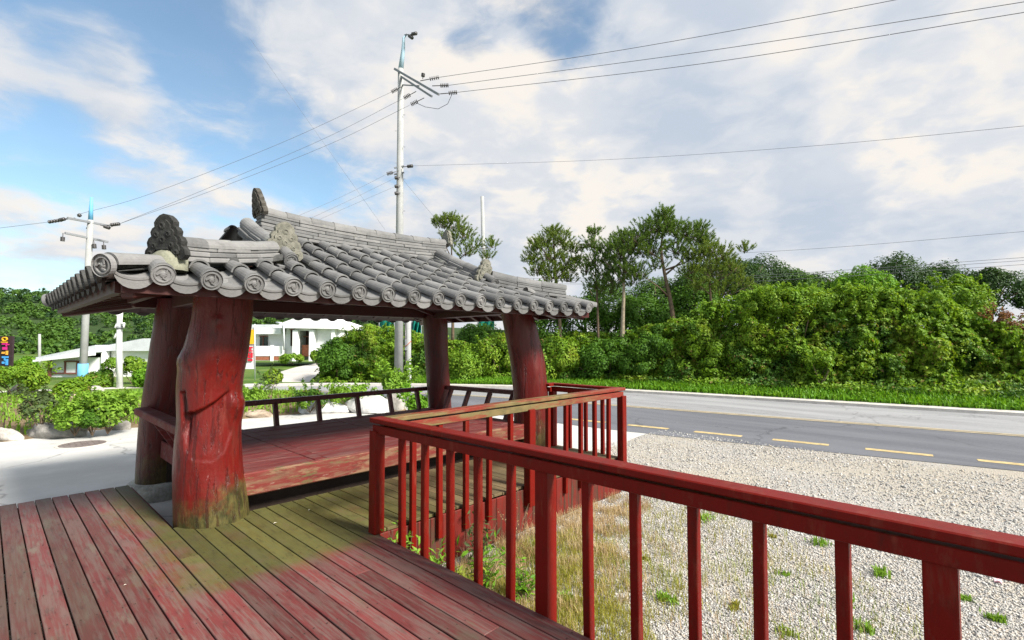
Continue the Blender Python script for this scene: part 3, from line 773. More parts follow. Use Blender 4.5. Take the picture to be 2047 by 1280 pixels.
# the slopes turned away from the deck: joined
def joined(mats_):
    V = []; F = []; o = 0
    for me, mw in mats_:
        vs = [mw @ v.co for v in me.vertices]; V += vs; F += [tuple(i+o for i in p.vertices) for p in me.polygons]; o += len(vs)
    mb = MB(); mb.add(V, F); return mb
acc = []
def put_acc(T):
    def f(kind, r, mw):
        me = (me_end if r == 0 else me_round) if kind == 'round' else (me_drip if r == 0 else me_pan)
        acc.append((me, T @ mw))
    return f
Tb = Matrix.Translation(((XL+XR), YF+YB, 0)) @ Matrix.Rotation(PI, 4, 'Z')
for i in range(18):
    X = -1.51+SP*i
    if X > XR-.12: break
    tile_run(X, 'round', hip_y(X), put_acc(Tb)); tile_run(X-SP/2, 'pan', max(hip_y(X-SP/2), YF+.15), put_acc(Tb))
o = joined(acc).build('rear_tiles', TM, roof); o['kind'] = 'stuff'
for side in (0, 1):
    acc = []
    for i in range(14):
        Y = YF+.22+i*.316
        if Y > YB-.12: break
        yy = min(Y, YB+YF-Y); fr = min(1, (yy-YF)/(YH-YF)); span = (GL-XL if side == 0 else XR-GR)*fr
        for kind, off in (('round', 0), ('pan', .158)):
            u = 0; r = 0
            while u < span-.05 or r == 0:
                x0 = XL-.02+u if side == 0 else XR+.02-u; x1 = x0+(.3 if side == 0 else -.3)
                z0 = roof_z(x0 if XL < x0 < XR else (XL if side == 0 else XR), Y+off*(Y < YB-.3)); sl_ = .22
                me = (me_end if r == 0 else me_round) if kind == 'round' else (me_drip if r == 0 else me_pan)
                acc.append((me, xf((x0, Y+off, z0+(.036 if kind == 'round' else .012)), -PI/2 if side == 0 else PI/2, sl_)))
                u += .318; r += 1
    o = joined(acc).build('end_slope_tiles', MATS['tile_shaded'] if side == 0 else TM, roof); o['kind'] = 'stuff'

# gable walls
for X, s in ((GL, -1), (GR, 1)):
    MB().prism([(YH-YM, roof_z(GL,YH)-.05), (YB+YF-YH-YM, roof_z(GL,YH)-.05), (0, front_z(YM)-.02)], .05, Matrix.Translation((X-s*.03, YM, 0)) @ Matrix.Rotation(PI/2, 4, 'Z')).build('gable', MATS['mortar'], roof)

# ridges
def sweep(path, w, h, name, mt_, up0, piece=.32):
    """a course of flat tiles laid end to end along the path: one piece each"""
    path = [Vector(p) for p in path]; tot = 0; segs = []
    for a, b_ in zip(path, path[1:]): segs.append((tot, a, b_)); tot += (b_-a).length
    def P_(s):
        for t0, a, b_ in segs:
            l = (b_-a).length
            if s <= t0+l+1e-6: return a+(b_-a)*((s-t0)/l)
        return path[-1]
    n = max(1, round(tot/piece))
    for i in range(n):
        a, b_ = P_(tot*i/n), P_(tot*(i+1)/n)
        t = (b_-a).normalized()*.0015
        up = Vector((0,0,up0))
        MB().bar(a+up+t, b_+up-t, w+random.uniform(-.012,.012), h, bev=.007).build(name, mt_, roof)
    return P_, tot
me_cap = arc_shell(.36, .085, .078, -.05, PI+.05, 10, .016).mesh('ridge_cap_tile', TM)
def ridge(path, courses, w0, cap_every=.33, z0=0):
    h = .046
    for q in range(courses):
        off = random.uniform(0,.1)
        P_, tot = sweep(path, w0-.02*q+(.012 if q % 2 else -.006), h-.004, 'ridge_tile', TM, z0+h*q+h/2, .30+.04*q)
    n = max(1, round(tot/cap_every))
    for i in range(n):
        a, b_ = P_(tot*i/n), P_(tot*(i+1)/n); v = b_-a
        rz = math.atan2(v.y, v.x)-PI/2; rx = math.asin(v.z/v.length)
        inst('ridge_cap_tile', me_cap, roof, xf(a+Vector((0,0,z0+h*courses-.005)), rz, rx, 0, (1, v.length/.352, 1)))
RZ = front_z(YM)-.03
RLx, RRx = -.08, 2.84
rp = [(RLx+(RRx-RLx)*i/14, YM, RZ+.02+.05*abs(2*i/14-1)**2.4) for i in range(15)]
ridge(rp, 6, .25)
for X, s in ((GL, -1), (GR, 1)):
    pth = [(X, YM-.13, front_z(YM-.13)+.03), (X, 2.1, front_z(2.1)+.01), (X, YH+.02, front_z(YH)+.03)]
    ridge(pth, 3, .22, z0=0)
    pth2 = [(p[0], YF+YB-p[1], p[2]) for p in pth]
    if s > 0: ridge(pth2, 3, .22)
def hip_path(x0, y0, x1, y1):
    return [(x0+(x1-x0)*i/5, y0+(y1-y0)*i/5, roof_z(x0+(x1-x0)*i/5, y0+(y1-y0)*i/5)+.03+.05*(i/5)**2) for i in range(6)]
HIPS = [(GL-.12, YH-.07, -1.40, .80), (GR+.10, YH-.07, 3.66, .78), (GL-.45, YB+YF-YH+.24, -1.40, 4.55), (GR+.1, YB+YF-YH+.07, 3.66, 4.57)]
for q in HIPS: ridge(hip_path(*q), 3, .20)

half = [(0,-.02),(.16,.02),(.24,.16),(.30,.03),(.43,-.03),(.52,.07),(.50,.19),(.43,.26),(.45,.36),(.40,.45),(.33,.49),(.35,.58),(.30,.66),(.24,.69),(.25,.78),(.19,.86),(.10,.93),(0,.96)]
out_ = half+[(-x_, z_) for x_, z_ in half[::-1][1:-1]]
def ornament(loc, rz, mt_, s=.36, tilt=0):
    mb = MB(); T = xf(loc, rz, tilt)
    mb.prism([(x_*s, z_*s) for x_, z_ in out_], .055, T)
    mb.prism([(x_*s*.78, (.10+z_*.78)*s) for x_, z_ in out_], .085, T)
    for (ex, ez, er) in ((-.15,.52,.075),(.15,.52,.075),(0,.40,.085),(-.22,.28,.07),(.22,.28,.07),(0,.70,.09),(-.33,.12,.07),(.33,.12,.07)):
        mb.lathe([(er*s,.0),(er*s*.9,.010),(er*s*.5,.014),(er*s*.42,.008),(.0001,.006)], T @ Matrix.Translation((ex*s, -.036, ez*s)) @ Matrix.Rotation(PI/2, 4, 'X'), 10)
    mb.bar(T @ Vector((-.14*s,-.045,.22*s)), T @ Vector((.14*s,-.045,.22*s)), .02, .02)
    return mb.build('ridge_ornament', mt_, roof)
# main ridge ends, descending ends, hip ends
ornament((RLx+.03, YM, RZ+.30), -PI/2, MATS['ornament_brown'], .36, .18)
ornament((RRx+.05, YM, RZ+.30), PI/2, MATS['ornament_grey'], .30, .12)
for X, mo in ((GL, 'ornament_grey'), (GR, 'ornament_grey')):
    ornament((X, YH-.02, front_z(YH)+.06), 0, MATS[mo], .40 if X == GL else .34, .12)
    inst('round_end_tile', me_end, roof, xf((X, YH-.23, front_z(YH-.23)+.12), 0, .5, 0, (.9,.7,.9)))
    MB().box((X, YH-.1, front_z(YH-.1)+.02), (.24,.30,.03), Matrix.Rotation(.32, 3, 'X'), .004).build('ridge_foot_tile', TM, roof)
    MB().lathe([(.17,-.08),(.15,.03),(.08,.10),(.0001,.12)], xf((X, YH, front_z(YH)-.0)), 12).build('mortar_fill', MATS['mortar'], roof, True)
for idx, (x0, y0, x1, y1) in enumerate(HIPS):
    an = math.atan2(y1-y0, x1-x0); fx, fy = math.cos(an), math.sin(an)
    if idx == 0:
        ornament((x1+fx*.02, y1+fy*.02, roof_z(x1, y1)+.10), an+PI/2, MATS['ornament_dark'], .37, .06)
    cxn, cyn = (XL if idx in (0,2) else XR), (YF if idx < 2 else YB)
    a = Vector((cxn, cyn, 2.20)); b_ = Vector((x1, y1, roof_z(x1, y1)+.10)); v = b_-a
    if idx in (0, 2):
        inst('round_end_tile', me_end, roof, xf(a, math.atan2(v.y, v.x)-PI/2, math.asin(v.z/v.length)-.06, 0, (1.02, v.length/.37+.2, 1.02)))
        MB().lathe([(.13,-.07),(.13,.04),(.07,.09),(.0001,.10)], xf(b_-Vector((0,0,.02))), 12).build('mortar_fill', MATS['mortar'], roof, True)
    else:
        inst('ridge_cap_tile', me_cap, roof, xf(a-Vector((0,0,.03)), math.atan2(v.y, v.x)-PI/2, math.asin(v.z/v.length), 0, (.9, v.length/.35, .9)))
# ------------------------------------------------------------------ vegetation helpers
RNG = np.random.default_rng(11)
def unit(v): return v/np.maximum(np.linalg.norm(v, axis=-1, keepdims=True), 1e-9)
def leaf_arrays(C, N, size, asp=.5, jitter=.35, fold=.25):
    """leaf blades: a folded 4-point diamond each, at centres C, facing N"""
    n = len(C); N = unit(N+RNG.normal(0, jitter, (n, 3)))
    t = unit(np.cross(N, RNG.normal(0, 1, (n, 3)))); s_ = np.cross(N, t)
    L = size*RNG.uniform(.6, 1.35, (n, 1)); w = L*asp
    V = np.stack([C-t*L*.5, C+s_*w*.5+N*w*fold, C+t*L*.5, C-s_*w*.5+N*w*fold], 1).reshape(-1, 3)
    b_ = np.arange(n)[:, None]*4
    F = np.concatenate([b_+np.array([[0,1,2]]), b_+np.array([[0,2,3]])], 0)
    return V, F
def merge(parts):
    V = []; F = []; o = 0
    for v, f in parts: V.append(v); F.append(f+o); o += len(v)
    return np.concatenate(V), np.concatenate(F)
def blob_points(c, rad, n, lumps, lump_r, lower=-.6, inner=.25):
    """points and outward normals over a lumpy crown"""
    c = np.array(c, float); rad = np.array(rad, float)
    u = unit(RNG.normal(0, 1, (lumps, 3))); u[:, 2] = np.where(u[:, 2] < lower, -u[:, 2], u[:, 2])
    lc = u*RNG.uniform(.55, 1.0, (lumps, 1)); lr = RNG.uniform(lump_r*.6, lump_r*1.3, lumps)
    k_ = RNG.integers(0, lumps, n); w = unit(RNG.normal(0, 1, (n, 3))); w = np.where((w*u[k_]).sum(1, keepdims=True) < -.2, -w, w)
    rr = np.where(RNG.random(n) < inner, RNG.uniform(.3, .9, n), RNG.uniform(.85, 1.08, n))
    P = c+lc[k_]*rad*np.clip(1-lr[k_]/rad.mean(), .3, 1)[:, None]+w*(lr[k_]*rr)[:, None]
    return P, unit(w+np.array([0, 0, .35])), k_
FOL = {
 'leaf_vine': ((.085,.18,.010),(.23,.38,.024),(.16,.28,.015)),
 'leaf_bright': ((.10,.22,.015),(.24,.36,.03),(.16,.30,.025)),
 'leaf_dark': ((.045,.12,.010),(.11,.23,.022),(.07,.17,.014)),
 'leaf_deep': ((.022,.058,.014),(.055,.11,.026),(.035,.085,.018)),
 'leaf_pine': ((.06,.12,.022),(.16,.25,.045),(.11,.19,.034)),
 'leaf_pine_yellow': ((.09,.15,.024),(.20,.27,.045),(.14,.21,.035)),
 'leaf_verge': ((.075,.21,.010),(.19,.36,.022),(.12,.28,.015)),
 'leaf_hill': ((.040,.10,.016),(.11,.21,.032),(.07,.15,.022)),
 'leaf_hill_dark': ((.022,.060,.020),(.05,.10,.03),(.03,.075,.022)),
 'leaf_rust': ((.17,.075,.035),(.26,.13,.07),(.20,.11,.05)),
 'leaf_dry': ((.40,.29,.14),(.55,.43,.25),(.34,.22,.10)),
 'leaf_yellow': ((.22,.25,.03),(.38,.33,.06),(.18,.27,.03)),
 'leaf_weed': ((.12,.25,.02),(.26,.42,.05),(.18,.34,.03)),
 'leaf_plum': ((.05,.10,.03),(.11,.15,.05),(.08,.11,.04)),
}
for n_, (a, b_, c_) in FOL.items(): foliage(n_, a, b_, c_, .35 if 'dry' not in n_ else .2, wild=n_ == 'leaf_vine')
simple('bark', (.13,.095,.065), .4, 8, .9, .1, .6, 40)
simple('bark_pale', (.30,.25,.18), .35, 8, .9, .1, .5, 40)

def stems(base, tips, r0, mt_, parent, name='stem'):
    mb = MB()
    for t in tips:
        base_, t = Vector(base), Vector(t); mid = base_.lerp(t, .5)+Vector((random.uniform(-.1,.1), random.uniform(-.1,.1), .05))*(t-base_).length
        mb.tube([base_, mid, t], [r0, r0*.7, r0*.3], 5)
    return mb.build(name, mt_, parent)
def bush(name, label, base, rad, mt_, n, leaf, lumps=26, lump_r=.4, group=None, cat='bush', asp=.55, spray=0, spray_len=.5, lower=-.55):
    base = Vector(base); c = base+Vector((0,0,rad[2]*.95))
    t = thing(name, label, cat, base, group)
    P, N, _ = blob_points(c, rad, n, lumps, lump_r, lower)
    P[:, 2] = np.maximum(P[:, 2], base.z+.02)
    parts = [leaf_arrays(P, N, leaf, asp)]
    if spray:                                   # arching shoots of small leaves standing out of the crown
        for _ in range(spray):
            a = RNG.uniform(0, 2*PI); e = RNG.uniform(.25, 1.0)
            d0 = np.array([math.cos(a)*math.cos(e), math.sin(a)*math.cos(e), math.sin(e)])
            p0 = np.array(c)+d0*np.array(rad)*.9; L = spray_len*RNG.uniform(.5, 1.2)
            s_ = np.linspace(0, 1, 14)[:, None]; drift = d0*.6+np.array([0,0,.7])
            pth = p0+s_*L*drift-np.array([0,0,1])*(s_**2)*L*.45
            pth = np.repeat(pth, 2, 0)+RNG.normal(0, leaf*.3, (28, 3))
            parts.append(leaf_arrays(pth, np.tile(np.array([0,0,1.]), (28,1)), leaf, asp, .6))
    V, F = merge(parts)
    inst('crown', np_mesh('crown', V, F, MATS[mt_]), t, Matrix.Identity(4))
    stems(base-Vector((0,0,.1)), [c+Vector((random.uniform(-.7,.7)*rad[0], random.uniform(-.7,.7)*rad[1], random.uniform(-.3,.6)*rad[2])) for _ in range(7)], min(.05, .006+.02*rad[2]), MATS['bark'], t)
    return t
def blades(P, h, w, lean=.4, mtx=None):
    n = len(P); a = RNG.uniform(0, 2*PI, n); d_ = np.stack([np.cos(a), np.sin(a), np.zeros(n)], 1)
    H = h*RNG.uniform(.5, 1.3, (n, 1)); Wd = w*RNG.uniform(.7, 1.3, (n, 1)); s_ = np.stack([-np.sin(a), np.cos(a), np.zeros(n)], 1)
    ln = RNG.uniform(0, lean, (n, 1)); up = np.array([0, 0, 1.])
    M = P+up*H*.6+d_*H*ln*.4
    V = np.stack([P-s_*Wd/2, P+s_*Wd/2, M+s_*Wd*.4, M-s_*Wd*.4, P+up*H*(1-ln*.3)+d_*H*ln], 1).reshape(-1, 3)
    b_ = np.arange(n)[:, None]*5
    return V, np.concatenate([b_+np.array([[0,1,2]]), b_+np.array([[0,2,3]]), b_+np.array([[3,2,4]])], 0)

# ------------------------------------------------------------------ far hill with its wood
CREST = [(-500,560),(-200,575),(0,588),(100,596),(200,606),(310,618),(420,624),(520,628),(640,634),(760,645),(900,655),(1100,664),(1500,668)]
def crest(px): return np.interp(px, [c[0] for c in CREST], [c[1] for c in CREST])
rows = []
for i in range(9):
    d_ = 62+i*16; t = i/7
    rows.append([tuple(at(px, (716+(crest(px)-716)*ss(t)) if i < 8 else crest(px)+14, d_)) for px in range(-500, 1501, 50)])
simple('hill_soil', (.035,.06,.02), .3, .1, .95, .1, 0)
struct(MB().grid(rows).build('hill', MATS['hill_soil'], smooth=True))
partsA, partsB = [], []
for i in range(520):
    px = RNG.uniform(-320, 800); t = RNG.random()**.8; d_ = 64+t*112
    py = 716+(crest(px)-716)*ss(t*1.02)
    c = at(px, py, d_); r = RNG.uniform(1.5, 2.7)
    P, N, _ = blob_points(c+Vector((0,0,r*.35)), (r, r, r*.95), 150, 12, r*.42, -.2, .1)
    (partsB if (t > .72 and RNG.random() < .75) or RNG.random() < .15 else partsA).append(leaf_arrays(P, N, .62, .7))
for nm, pr, mt_ in (('hillside_wood', partsA, 'leaf_hill'), ('hillside_wood', partsB, 'leaf_hill_dark')):
    V, F = merge(pr); o = inst(nm, np_mesh(nm, V, F, MATS[mt_]), None, Matrix.Identity(4))
    meta(o, 'dense green wood covering the far hillside' if mt_ == 'leaf_hill' else 'darker conifers along the crest of the far hillside', 'wood', None, 'stuff')

# ------------------------------------------------------------------ verge and bank cover
def far_points(n, o0, o1, s0=10, s1=44):
    s_ = RNG.uniform(s0, s1, n); o_ = RNG.uniform(o0, o1, n); i = s_.astype(int); f_ = (s_-i)[:, None]
    A = np.array([tuple(p) for p in far]); T = np.array([tuple(q) for q in offs(far, 1.0)])-A
    p = A[i]*(1-f_)+A[i+1]*f_; nn = T[i]
    q = p+nn*o_[:, None]; q[:, 2] = [bank_z(v) for v in o_]
    return q
q = far_points(26000, .40, 2.3); q = q[(RNG.random(len(q)) < .95)]
v1 = blades(q, .20, .05, .7); v2 = leaf_arrays(q[::2]+np.array([0,0,.10]), np.tile([0,0,1.], (len(q[::2]),1)), .11, .6, .6)
V, F = merge([v1, v2]); o = inst('verge_grass', np_mesh('verge_grass', V, F, MATS['leaf_verge']), None, Matrix.Identity(4))
meta(o, 'bright green grass and weeds on the verge beyond the road', 'grass', None, 'stuff')
q = far_points(42000, 1.6, 4.2); q[:, 2] += RNG.uniform(0, .3, len(q))
V, F = leaf_arrays(q, np.tile([-.5,-.3,.7], (len(q),1)), .13, .6, .6)
o = inst('bank_creeper', np_mesh('bank_creeper', V, F, MATS['leaf_vine']), None, Matrix.Identity(4))
meta(o, 'dark creeper covering the slope of the bank behind the verge', 'creeper', None, 'stuff')

def pbush(name, label, px, top, bot, d_, hw, mt_, n, leaf, **kw):
    b_ = at(px, bot, d_); tp = at(px, top, d_); h = (tp.z-b_.z)/2; w = hw*d_/FPX
    return bush(name, label, b_, (w, w*.8, h), mt_, n, leaf, **kw)
G = 'shrubs massed on the roadside bank'
BANK = [
 ('broad dark bush at the left end of the roadside bank beside the concrete ramp', 686,664,770,26.5,56,'leaf_dark',9000,.13,0),
 ('tall round bush right of the ramp and left of the utility pole', 742,634,772,27,66,'leaf_vine',10000,.13,6),
 ('bush behind the thick rear column of the pavilion', 850,660,775,26,64,'leaf_vine',9000,.13,4),
 ('low bright bush between the two right hand columns, lower half of the bank', 935,690,765,24.6,52,'leaf_bright',5000,.11,6),
 ('rounded light green bush just left of the right front column', 996,650,765,25,55,'leaf_vine',6000,.12,6),
 ('bush directly right of the right front column under the eave', 1120,655,772,24.2,66,'leaf_vine',6500,.12,6),
 ('dark leafy bush below the pale straight pine trunk', 1215,658,776,23.6,74,'leaf_dark',7500,.12,4),
 ('dark vine covered bush below the tallest pine', 1310,640,782,23,82,'leaf_dark',8500,.12,8),
 ('vine covered bush at the foot of the yellowish pine', 1405,622,790,22.2,84,'leaf_vine',9000,.12,10),
 ('vine mound at the left of the high vine wall', 1490,592,795,21.6,84,'leaf_vine',9500,.12,18),
 ('vine mound with bright shoots in the middle of the vine wall', 1585,582,800,21,86,'leaf_vine',9500,.12,24),
 ('vine mound at the highest stretch of the vine wall', 1685,580,805,20.5,86,'leaf_vine',9500,.12,24),
 ('vine mound under the dark umbrella shaped trees', 1785,586,810,20,90,'leaf_vine',9500,.12,20),
 ('deep green mound below the yellow green young tree', 1890,600,815,19.4,90,'leaf_dark',9000,.12,14),
 ('dark bush beneath the rust brown shrub at the right edge', 1995,660,820,18.8,86,'leaf_dark',8000,.12,10),
 ('bush at the far right edge of the view on the bank', 2090,600,826,18.2,90,'leaf_vine',7000,.12,10)]
for (lb, px, tp, bt, d_, hw, mt_, n, lf, sp) in BANK:
    pbush('roadside_bush', lb, px, tp, bt+14, d_+.4, hw*1.08, mt_, int(n*1.6), lf*1.05, lumps=60, lump_r=.40, group=G, spray=sp*2, spray_len=.55, lower=-1)
pbush('young_tree', 'yellow green leafy young tree above the vine wall', 1915,540,700,20.6,82,'leaf_bright',7000,.13, lumps=26, lump_r=.38, cat='tree', spray=30, spray_len=.5)
pbush('vine_crest', 'bright yellow green shoots cresting the vine wall', 1600,574,640,21.6,150,'leaf_bright',7000,.12, lumps=40, lump_r=.3, cat='vine', spray=50, spray_len=.5)
pbush('vine_crest', 'bright green shoots on the right half of the vine wall crest', 1745,576,640,20.8,90,'leaf_bright',4500,.12, lumps=30, lump_r=.3, cat='vine', spray=34, spray_len=.5)
pbush('lime_sprig', 'small lime green sprig hanging in the dark middle of the bank', 1640,700,770,18.9,34,'leaf_bright',900,.13, lumps=8, lump_r=.25, cat='vine', spray=8)
pbush('rust_shrub', 'rust brown withered shrub at the right edge of the bank', 2015,612,705,18.4,42,'leaf_rust',2200,.10, lumps=14, lump_r=.22, cat='shrub', spray=10)

# blanket of vines over the whole bank front
fp = [(px_of((p.x, p.y, -.4))[0], (p-CAM_POS).dot(fw)) for p in far[8:46]]
fp = sorted(fp)
def road_d(px): return np.interp(px, [f[0] for f in fp], [f[1] for f in fp])
TOP = [(640,705),(690,662),(745,645),(800,652),(860,668),(900,676),(950,688),(1000,662),(1080,668),(1150,660),(1230,662),(1300,648),(1380,628),(1450,602),(1520,588),(1600,581),(1700,580),(1800,584),(1880,596),(1960,640),(2047,648),(2200,640)]
BOT = [(640,768),(900,770),(1245,768),(1500,782),(1700,796),(2047,812),(2200,820)]
def blanket(n, px0, px1, t0, t1, leaf, name, mt_, label, lift=0):
    px = RNG.uniform(px0, px1, n); t = t0+(t1-t0)*RNG.random(n)**.9
    P = np.zeros((n,3)); N = np.zeros((n,3))
    for i in range(n):
        a, b_ = np.interp(px[i], *zip(*BOT)), np.interp(px[i], *zip(*TOP))
        q = Vector((px[i]/58, t[i]*4.2, 2)); l = .75*noise.noise(q)+.6*noise.noise(q*2.3)+.5*noise.noise(q*4.9)
        gxn = noise.noise(q+Vector((.25,0,0)))-noise.noise(q-Vector((.25,0,0))); gyn = noise.noise(q+Vector((0,.25,0)))-noise.noise(q-Vector((0,.25,0)))
        d_ = road_d(px[i])+1.9+1.9*t[i]**1.3-l*.75+RNG.uniform(0,.35)-lift
        P[i] = at(px[i], a+(b_-a)*(t[i]+.05*l), d_); nn = -Vector((fw.x,fw.y,0))*.8-CR*gxn*1.6+Vector((0,0,.55-gyn*1.6)); N[i] = nn
    parts = [leaf_arrays(P, unit(N), leaf, .6, .6)]
    for i in RNG.integers(0, n, n//110):          # loose trailing shoots
        a_ = RNG.uniform(-1,1); L = RNG.uniform(.25,.8); dr = -np.array(fw)*RNG.uniform(.2,.6)+np.array(CR)*a_+np.array([0,0,RNG.uniform(-.2,.9)])
        s2 = np.linspace(0,1,12)[:, None]; pth = P[i]+s2*L*dr-np.array([0,0,1])*(s2**2)*L*RNG.uniform(.2,.8)
        pth = np.repeat(pth,2,0)+RNG.normal(0,.04,(24,3)); parts.append(leaf_arrays(pth, np.tile(np.array([-.3,-.3,.8]),(24,1)), leaf*.8, .5, .7))
    V, F = merge(parts)
    o = inst(name, np_mesh(name, V, F, MATS[mt_]), None, Matrix.Identity(4)); meta(o, label, 'vines', None, 'stuff')
blanket(92000, 640, 2150, .02, .97, .135, 'vine_blanket', 'leaf_vine', 'tangled green vines blanketing the whole roadside bank')
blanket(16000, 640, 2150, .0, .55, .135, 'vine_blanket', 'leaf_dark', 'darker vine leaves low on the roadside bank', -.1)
blanket(15000, 1380, 1960, .72, 1.04, .135, 'vine_blanket', 'leaf_bright', 'bright young vine leaves along the crest of the bank', .15)
# ------------------------------------------------------------------ trees
def crown_tree(label, px, top, bot, ground, d_, hw, mt_, n=5000, leaf=.16, name='broad_tree', lumps=18, group='trees behind the bank'):
    b_ = at(px, ground, d_); c0 = at(px, bot, d_); c1 = at(px, top, d_); c = (c0+c1)/2; h = (c1.z-c0.z)/2; w = hw*d_/FPX
    t = thing(name, label, 'tree', b_, group)
    P, N, _ = blob_points(c, (w, w*.9, h), n, lumps, h*.42, -.3, .15)
    V, F = leaf_arrays(P, N, leaf, .5); inst('crown', np_mesh('crown', V, F, MATS[mt_]), t, Matrix.Identity(4))
    mb = MB().tube([b_-Vector((0,0,.3)), b_.lerp(c, .5)+Vector((.15,.1,0)), c], [.16,.12,.05], 8)
    for _ in range(7):
        e = c+Vector((random.uniform(-.8,.8)*w, random.uniform(-.7,.7)*w, random.uniform(-.1,.7)*h)); s0 = b_.lerp(c, random.uniform(.55,.95))
        mb.tube([s0, s0.lerp(e, .5)+Vector((0,0,.1)), e], [.06,.04,.015], 5)
    mb.build('trunk', MATS['bark'], t, True); return t
for a in (('dark round crowned pine left of the vine wall, behind the yellowish pine', 1440,500,650,700,28,72,'leaf_deep',4500),
          ('dark rounded tree rising behind the middle of the vine wall', 1530,508,650,700,29,66,'leaf_deep',4500),
          ('low dark tree in the dip of the treeline', 1625,545,650,700,29,60,'leaf_deep',3800),
          ('fresh green feathery tree behind the vine wall', 1720,528,650,700,27,68,'leaf_verge',5200),
          ('dark flat topped tree highest above the vine wall', 1790,505,650,700,30,72,'leaf_deep',5000),
          ('dark tree tucked behind the yellow green young tree', 1880,515,650,700,30,60,'leaf_deep',4200),
          ('dark umbrella crowned tree at the right edge', 1985,528,660,700,26,74,'leaf_deep',5200),
          ('dark tree cut by the right edge of the picture', 2085,545,660,700,26,60,'leaf_deep',4200),
          ('shaded tree in the gap left of the tallest pine', 1290,585,690,720,27,70,'leaf_dark',4500),
          ('shaded tree behind the yellowish pine trunk', 1390,560,680,720,26.5,60,'leaf_dark',4500),
          ('dark thicket under the pines, left part', 1090,600,740,745,27,70,'leaf_dark',5200),('dark thicket behind the pale pine trunk', 1240,610,745,745,27,75,'leaf_dark',5200),('dark thicket below the bent pine', 1340,600,745,745,26.5,70,'leaf_dark',5200),('dark thicket left of the right front column', 960,640,745,745,29,60,'leaf_dark',4600),('full green tree crown between the tallest pine and the yellowish pine', 1385,520,680,745,27.5,52,'leaf_hill',4200),('dark full tree right of the yellowish pine', 1485,505,660,745,27.5,55,'leaf_deep',4600),('dark tree where the treeline dips, left of the fresh green tree', 1580,530,660,745,28.5,58,'leaf_hill',4600),('green tree behind the bushy pine beside the roof', 1080,545,700,745,28.5,50,'leaf_hill',4200),('mid green tree filling the gap behind the slim pine', 1215,545,700,745,28,55,'leaf_hill',4200),('mid green tree behind the tallest pine', 1310,540,700,745,28.5,60,'leaf_hill',4200),('shaded tree right behind the eave corner', 1170,590,690,720,27,66,'leaf_dark',4200)):
    lb, px, tp, bt, gr, d_, hw, mt_, n = a; crown_tree(lb, px, tp, bt, gr, d_, hw*1.15, mt_, int(n*1.35), .14, lumps=30)

def pine(label, d_, trunk, branches, tufts, mt_, bark='bark', tr=.09, ts=.55, sparse=1.0):
    """trunk: list of px points from the ground up; branches: lists of px points; tufts of needles on the branch ends"""
    T = [at(px, py, d_) for px, py in trunk]
    t = thing('pine_tree', label, 'tree', T[0], 'pines on the bank')
    n = len(T); rad = [tr*(1-.8*i/(n-1)) for i in range(n)]
    mb = MB().tube(catmull([tuple(p) for p in T], 4), list(np.interp(np.linspace(0,1,4*(n-1)+1), np.linspace(0,1,n), rad)), 8)
    mb.build('trunk', MATS[bark], t, True)
    br = MB(); pts = []
    for bl in branches:
        q = [at(px, py, d_+bl[0]*(i/(len(bl)-2))) for i, (px, py) in enumerate(bl[1:])]
        MB().tube(q, [tr*.38*(1-.75*i/(len(q)-1)) for i in range(len(q))], 6).build('branch', MATS[bark], t, True); pts += [(q[-1], 1), (q[-1].lerp(q[-2], .3), .8), (q[-1].lerp(q[-2], .6), .6)]
    C = []; D = []
    for (px, py, r_, k_) in tufts:
        c = at(px, py, d_); R_ = r_*d_/FPX
        for _ in range(int(k_*sparse*2.4)):
            o_ = Vector(unit(RNG.normal(0,1,3)))*R_*1.2*(RNG.random()**.5); o_.z *= .8
            C.append(c+o_); D.append(Vector((o_.x*.9, o_.y*.9, abs(o_.z)*.3+R_*.75)).normalized())
            if RNG.random() < .35:
                br.tube([c+Vector((0,0,-R_*.3)), c+o_], [.012,.006], 4)
    br.build('twigs', MATS[bark], t, True)['kind'] = 'stuff'
    P0 = []; N_ = []
    Vs = []; Fs = []; o = 0
    for c, dd in zip(C, D):                     # one shoot: needles around a rising axis
        k_ = 40; ln = ts*RNG.uniform(.35,1.0)
        s_ = RNG.random(k_)[:, None]; ax_ = np.array(dd); p = np.array(c)+ax_*ln*s_*.75
        w = unit(RNG.normal(0,1,(k_,3))); w = unit(w-ax_*(w@ax_)[:, None]*.8+ax_*.8)
        L = .115*RNG.uniform(.7,1.2,(k_,1)); sd = unit(np.cross(w, RNG.normal(0,1,(k_,3))))*.013
        V = np.stack([p-sd, p+sd, p+w*L], 1).reshape(-1, 3); Vs.append(V); Fs.append(np.arange(k_*3).reshape(-1,3)+o); o += k_*3
    inst('needles', np_mesh('needles', np.concatenate(Vs), np.concatenate(Fs), MATS[mt_]), t, Matrix.Identity(4))
    return t
pine('tallest pine with a bent trunk and open spreading crown', 24, [(1352,690),(1346,640),(1338,590),(1328,545),(1322,500),(1326,460),(1330,425)],
     [(-.5,(1338,595),(1318,575),(1290,555)), (.4,(1330,550),(1365,520),(1395,470)), (-.3,(1325,520),(1290,500),(1262,475)), (.3,(1322,500),(1360,480),(1385,455)), (0,(1326,470),(1300,455),(1285,445)),(.3,(1330,540),(1370,525),(1400,505))],
     [(1330,432,14,26),(1318,455,26,50),(1345,458,24,46),(1290,470,26,46),(1265,490,28,48),(1240,505,24,36),(1300,500,28,46),(1372,472,22,36),(1395,458,14,22),(1400,480,18,26),(1350,500,24,30),(1385,510,20,22),(1412,488,10,10),(1275,545,22,26),(1250,540,20,24),(1310,530,18,14)], 'leaf_pine', tr=.13)
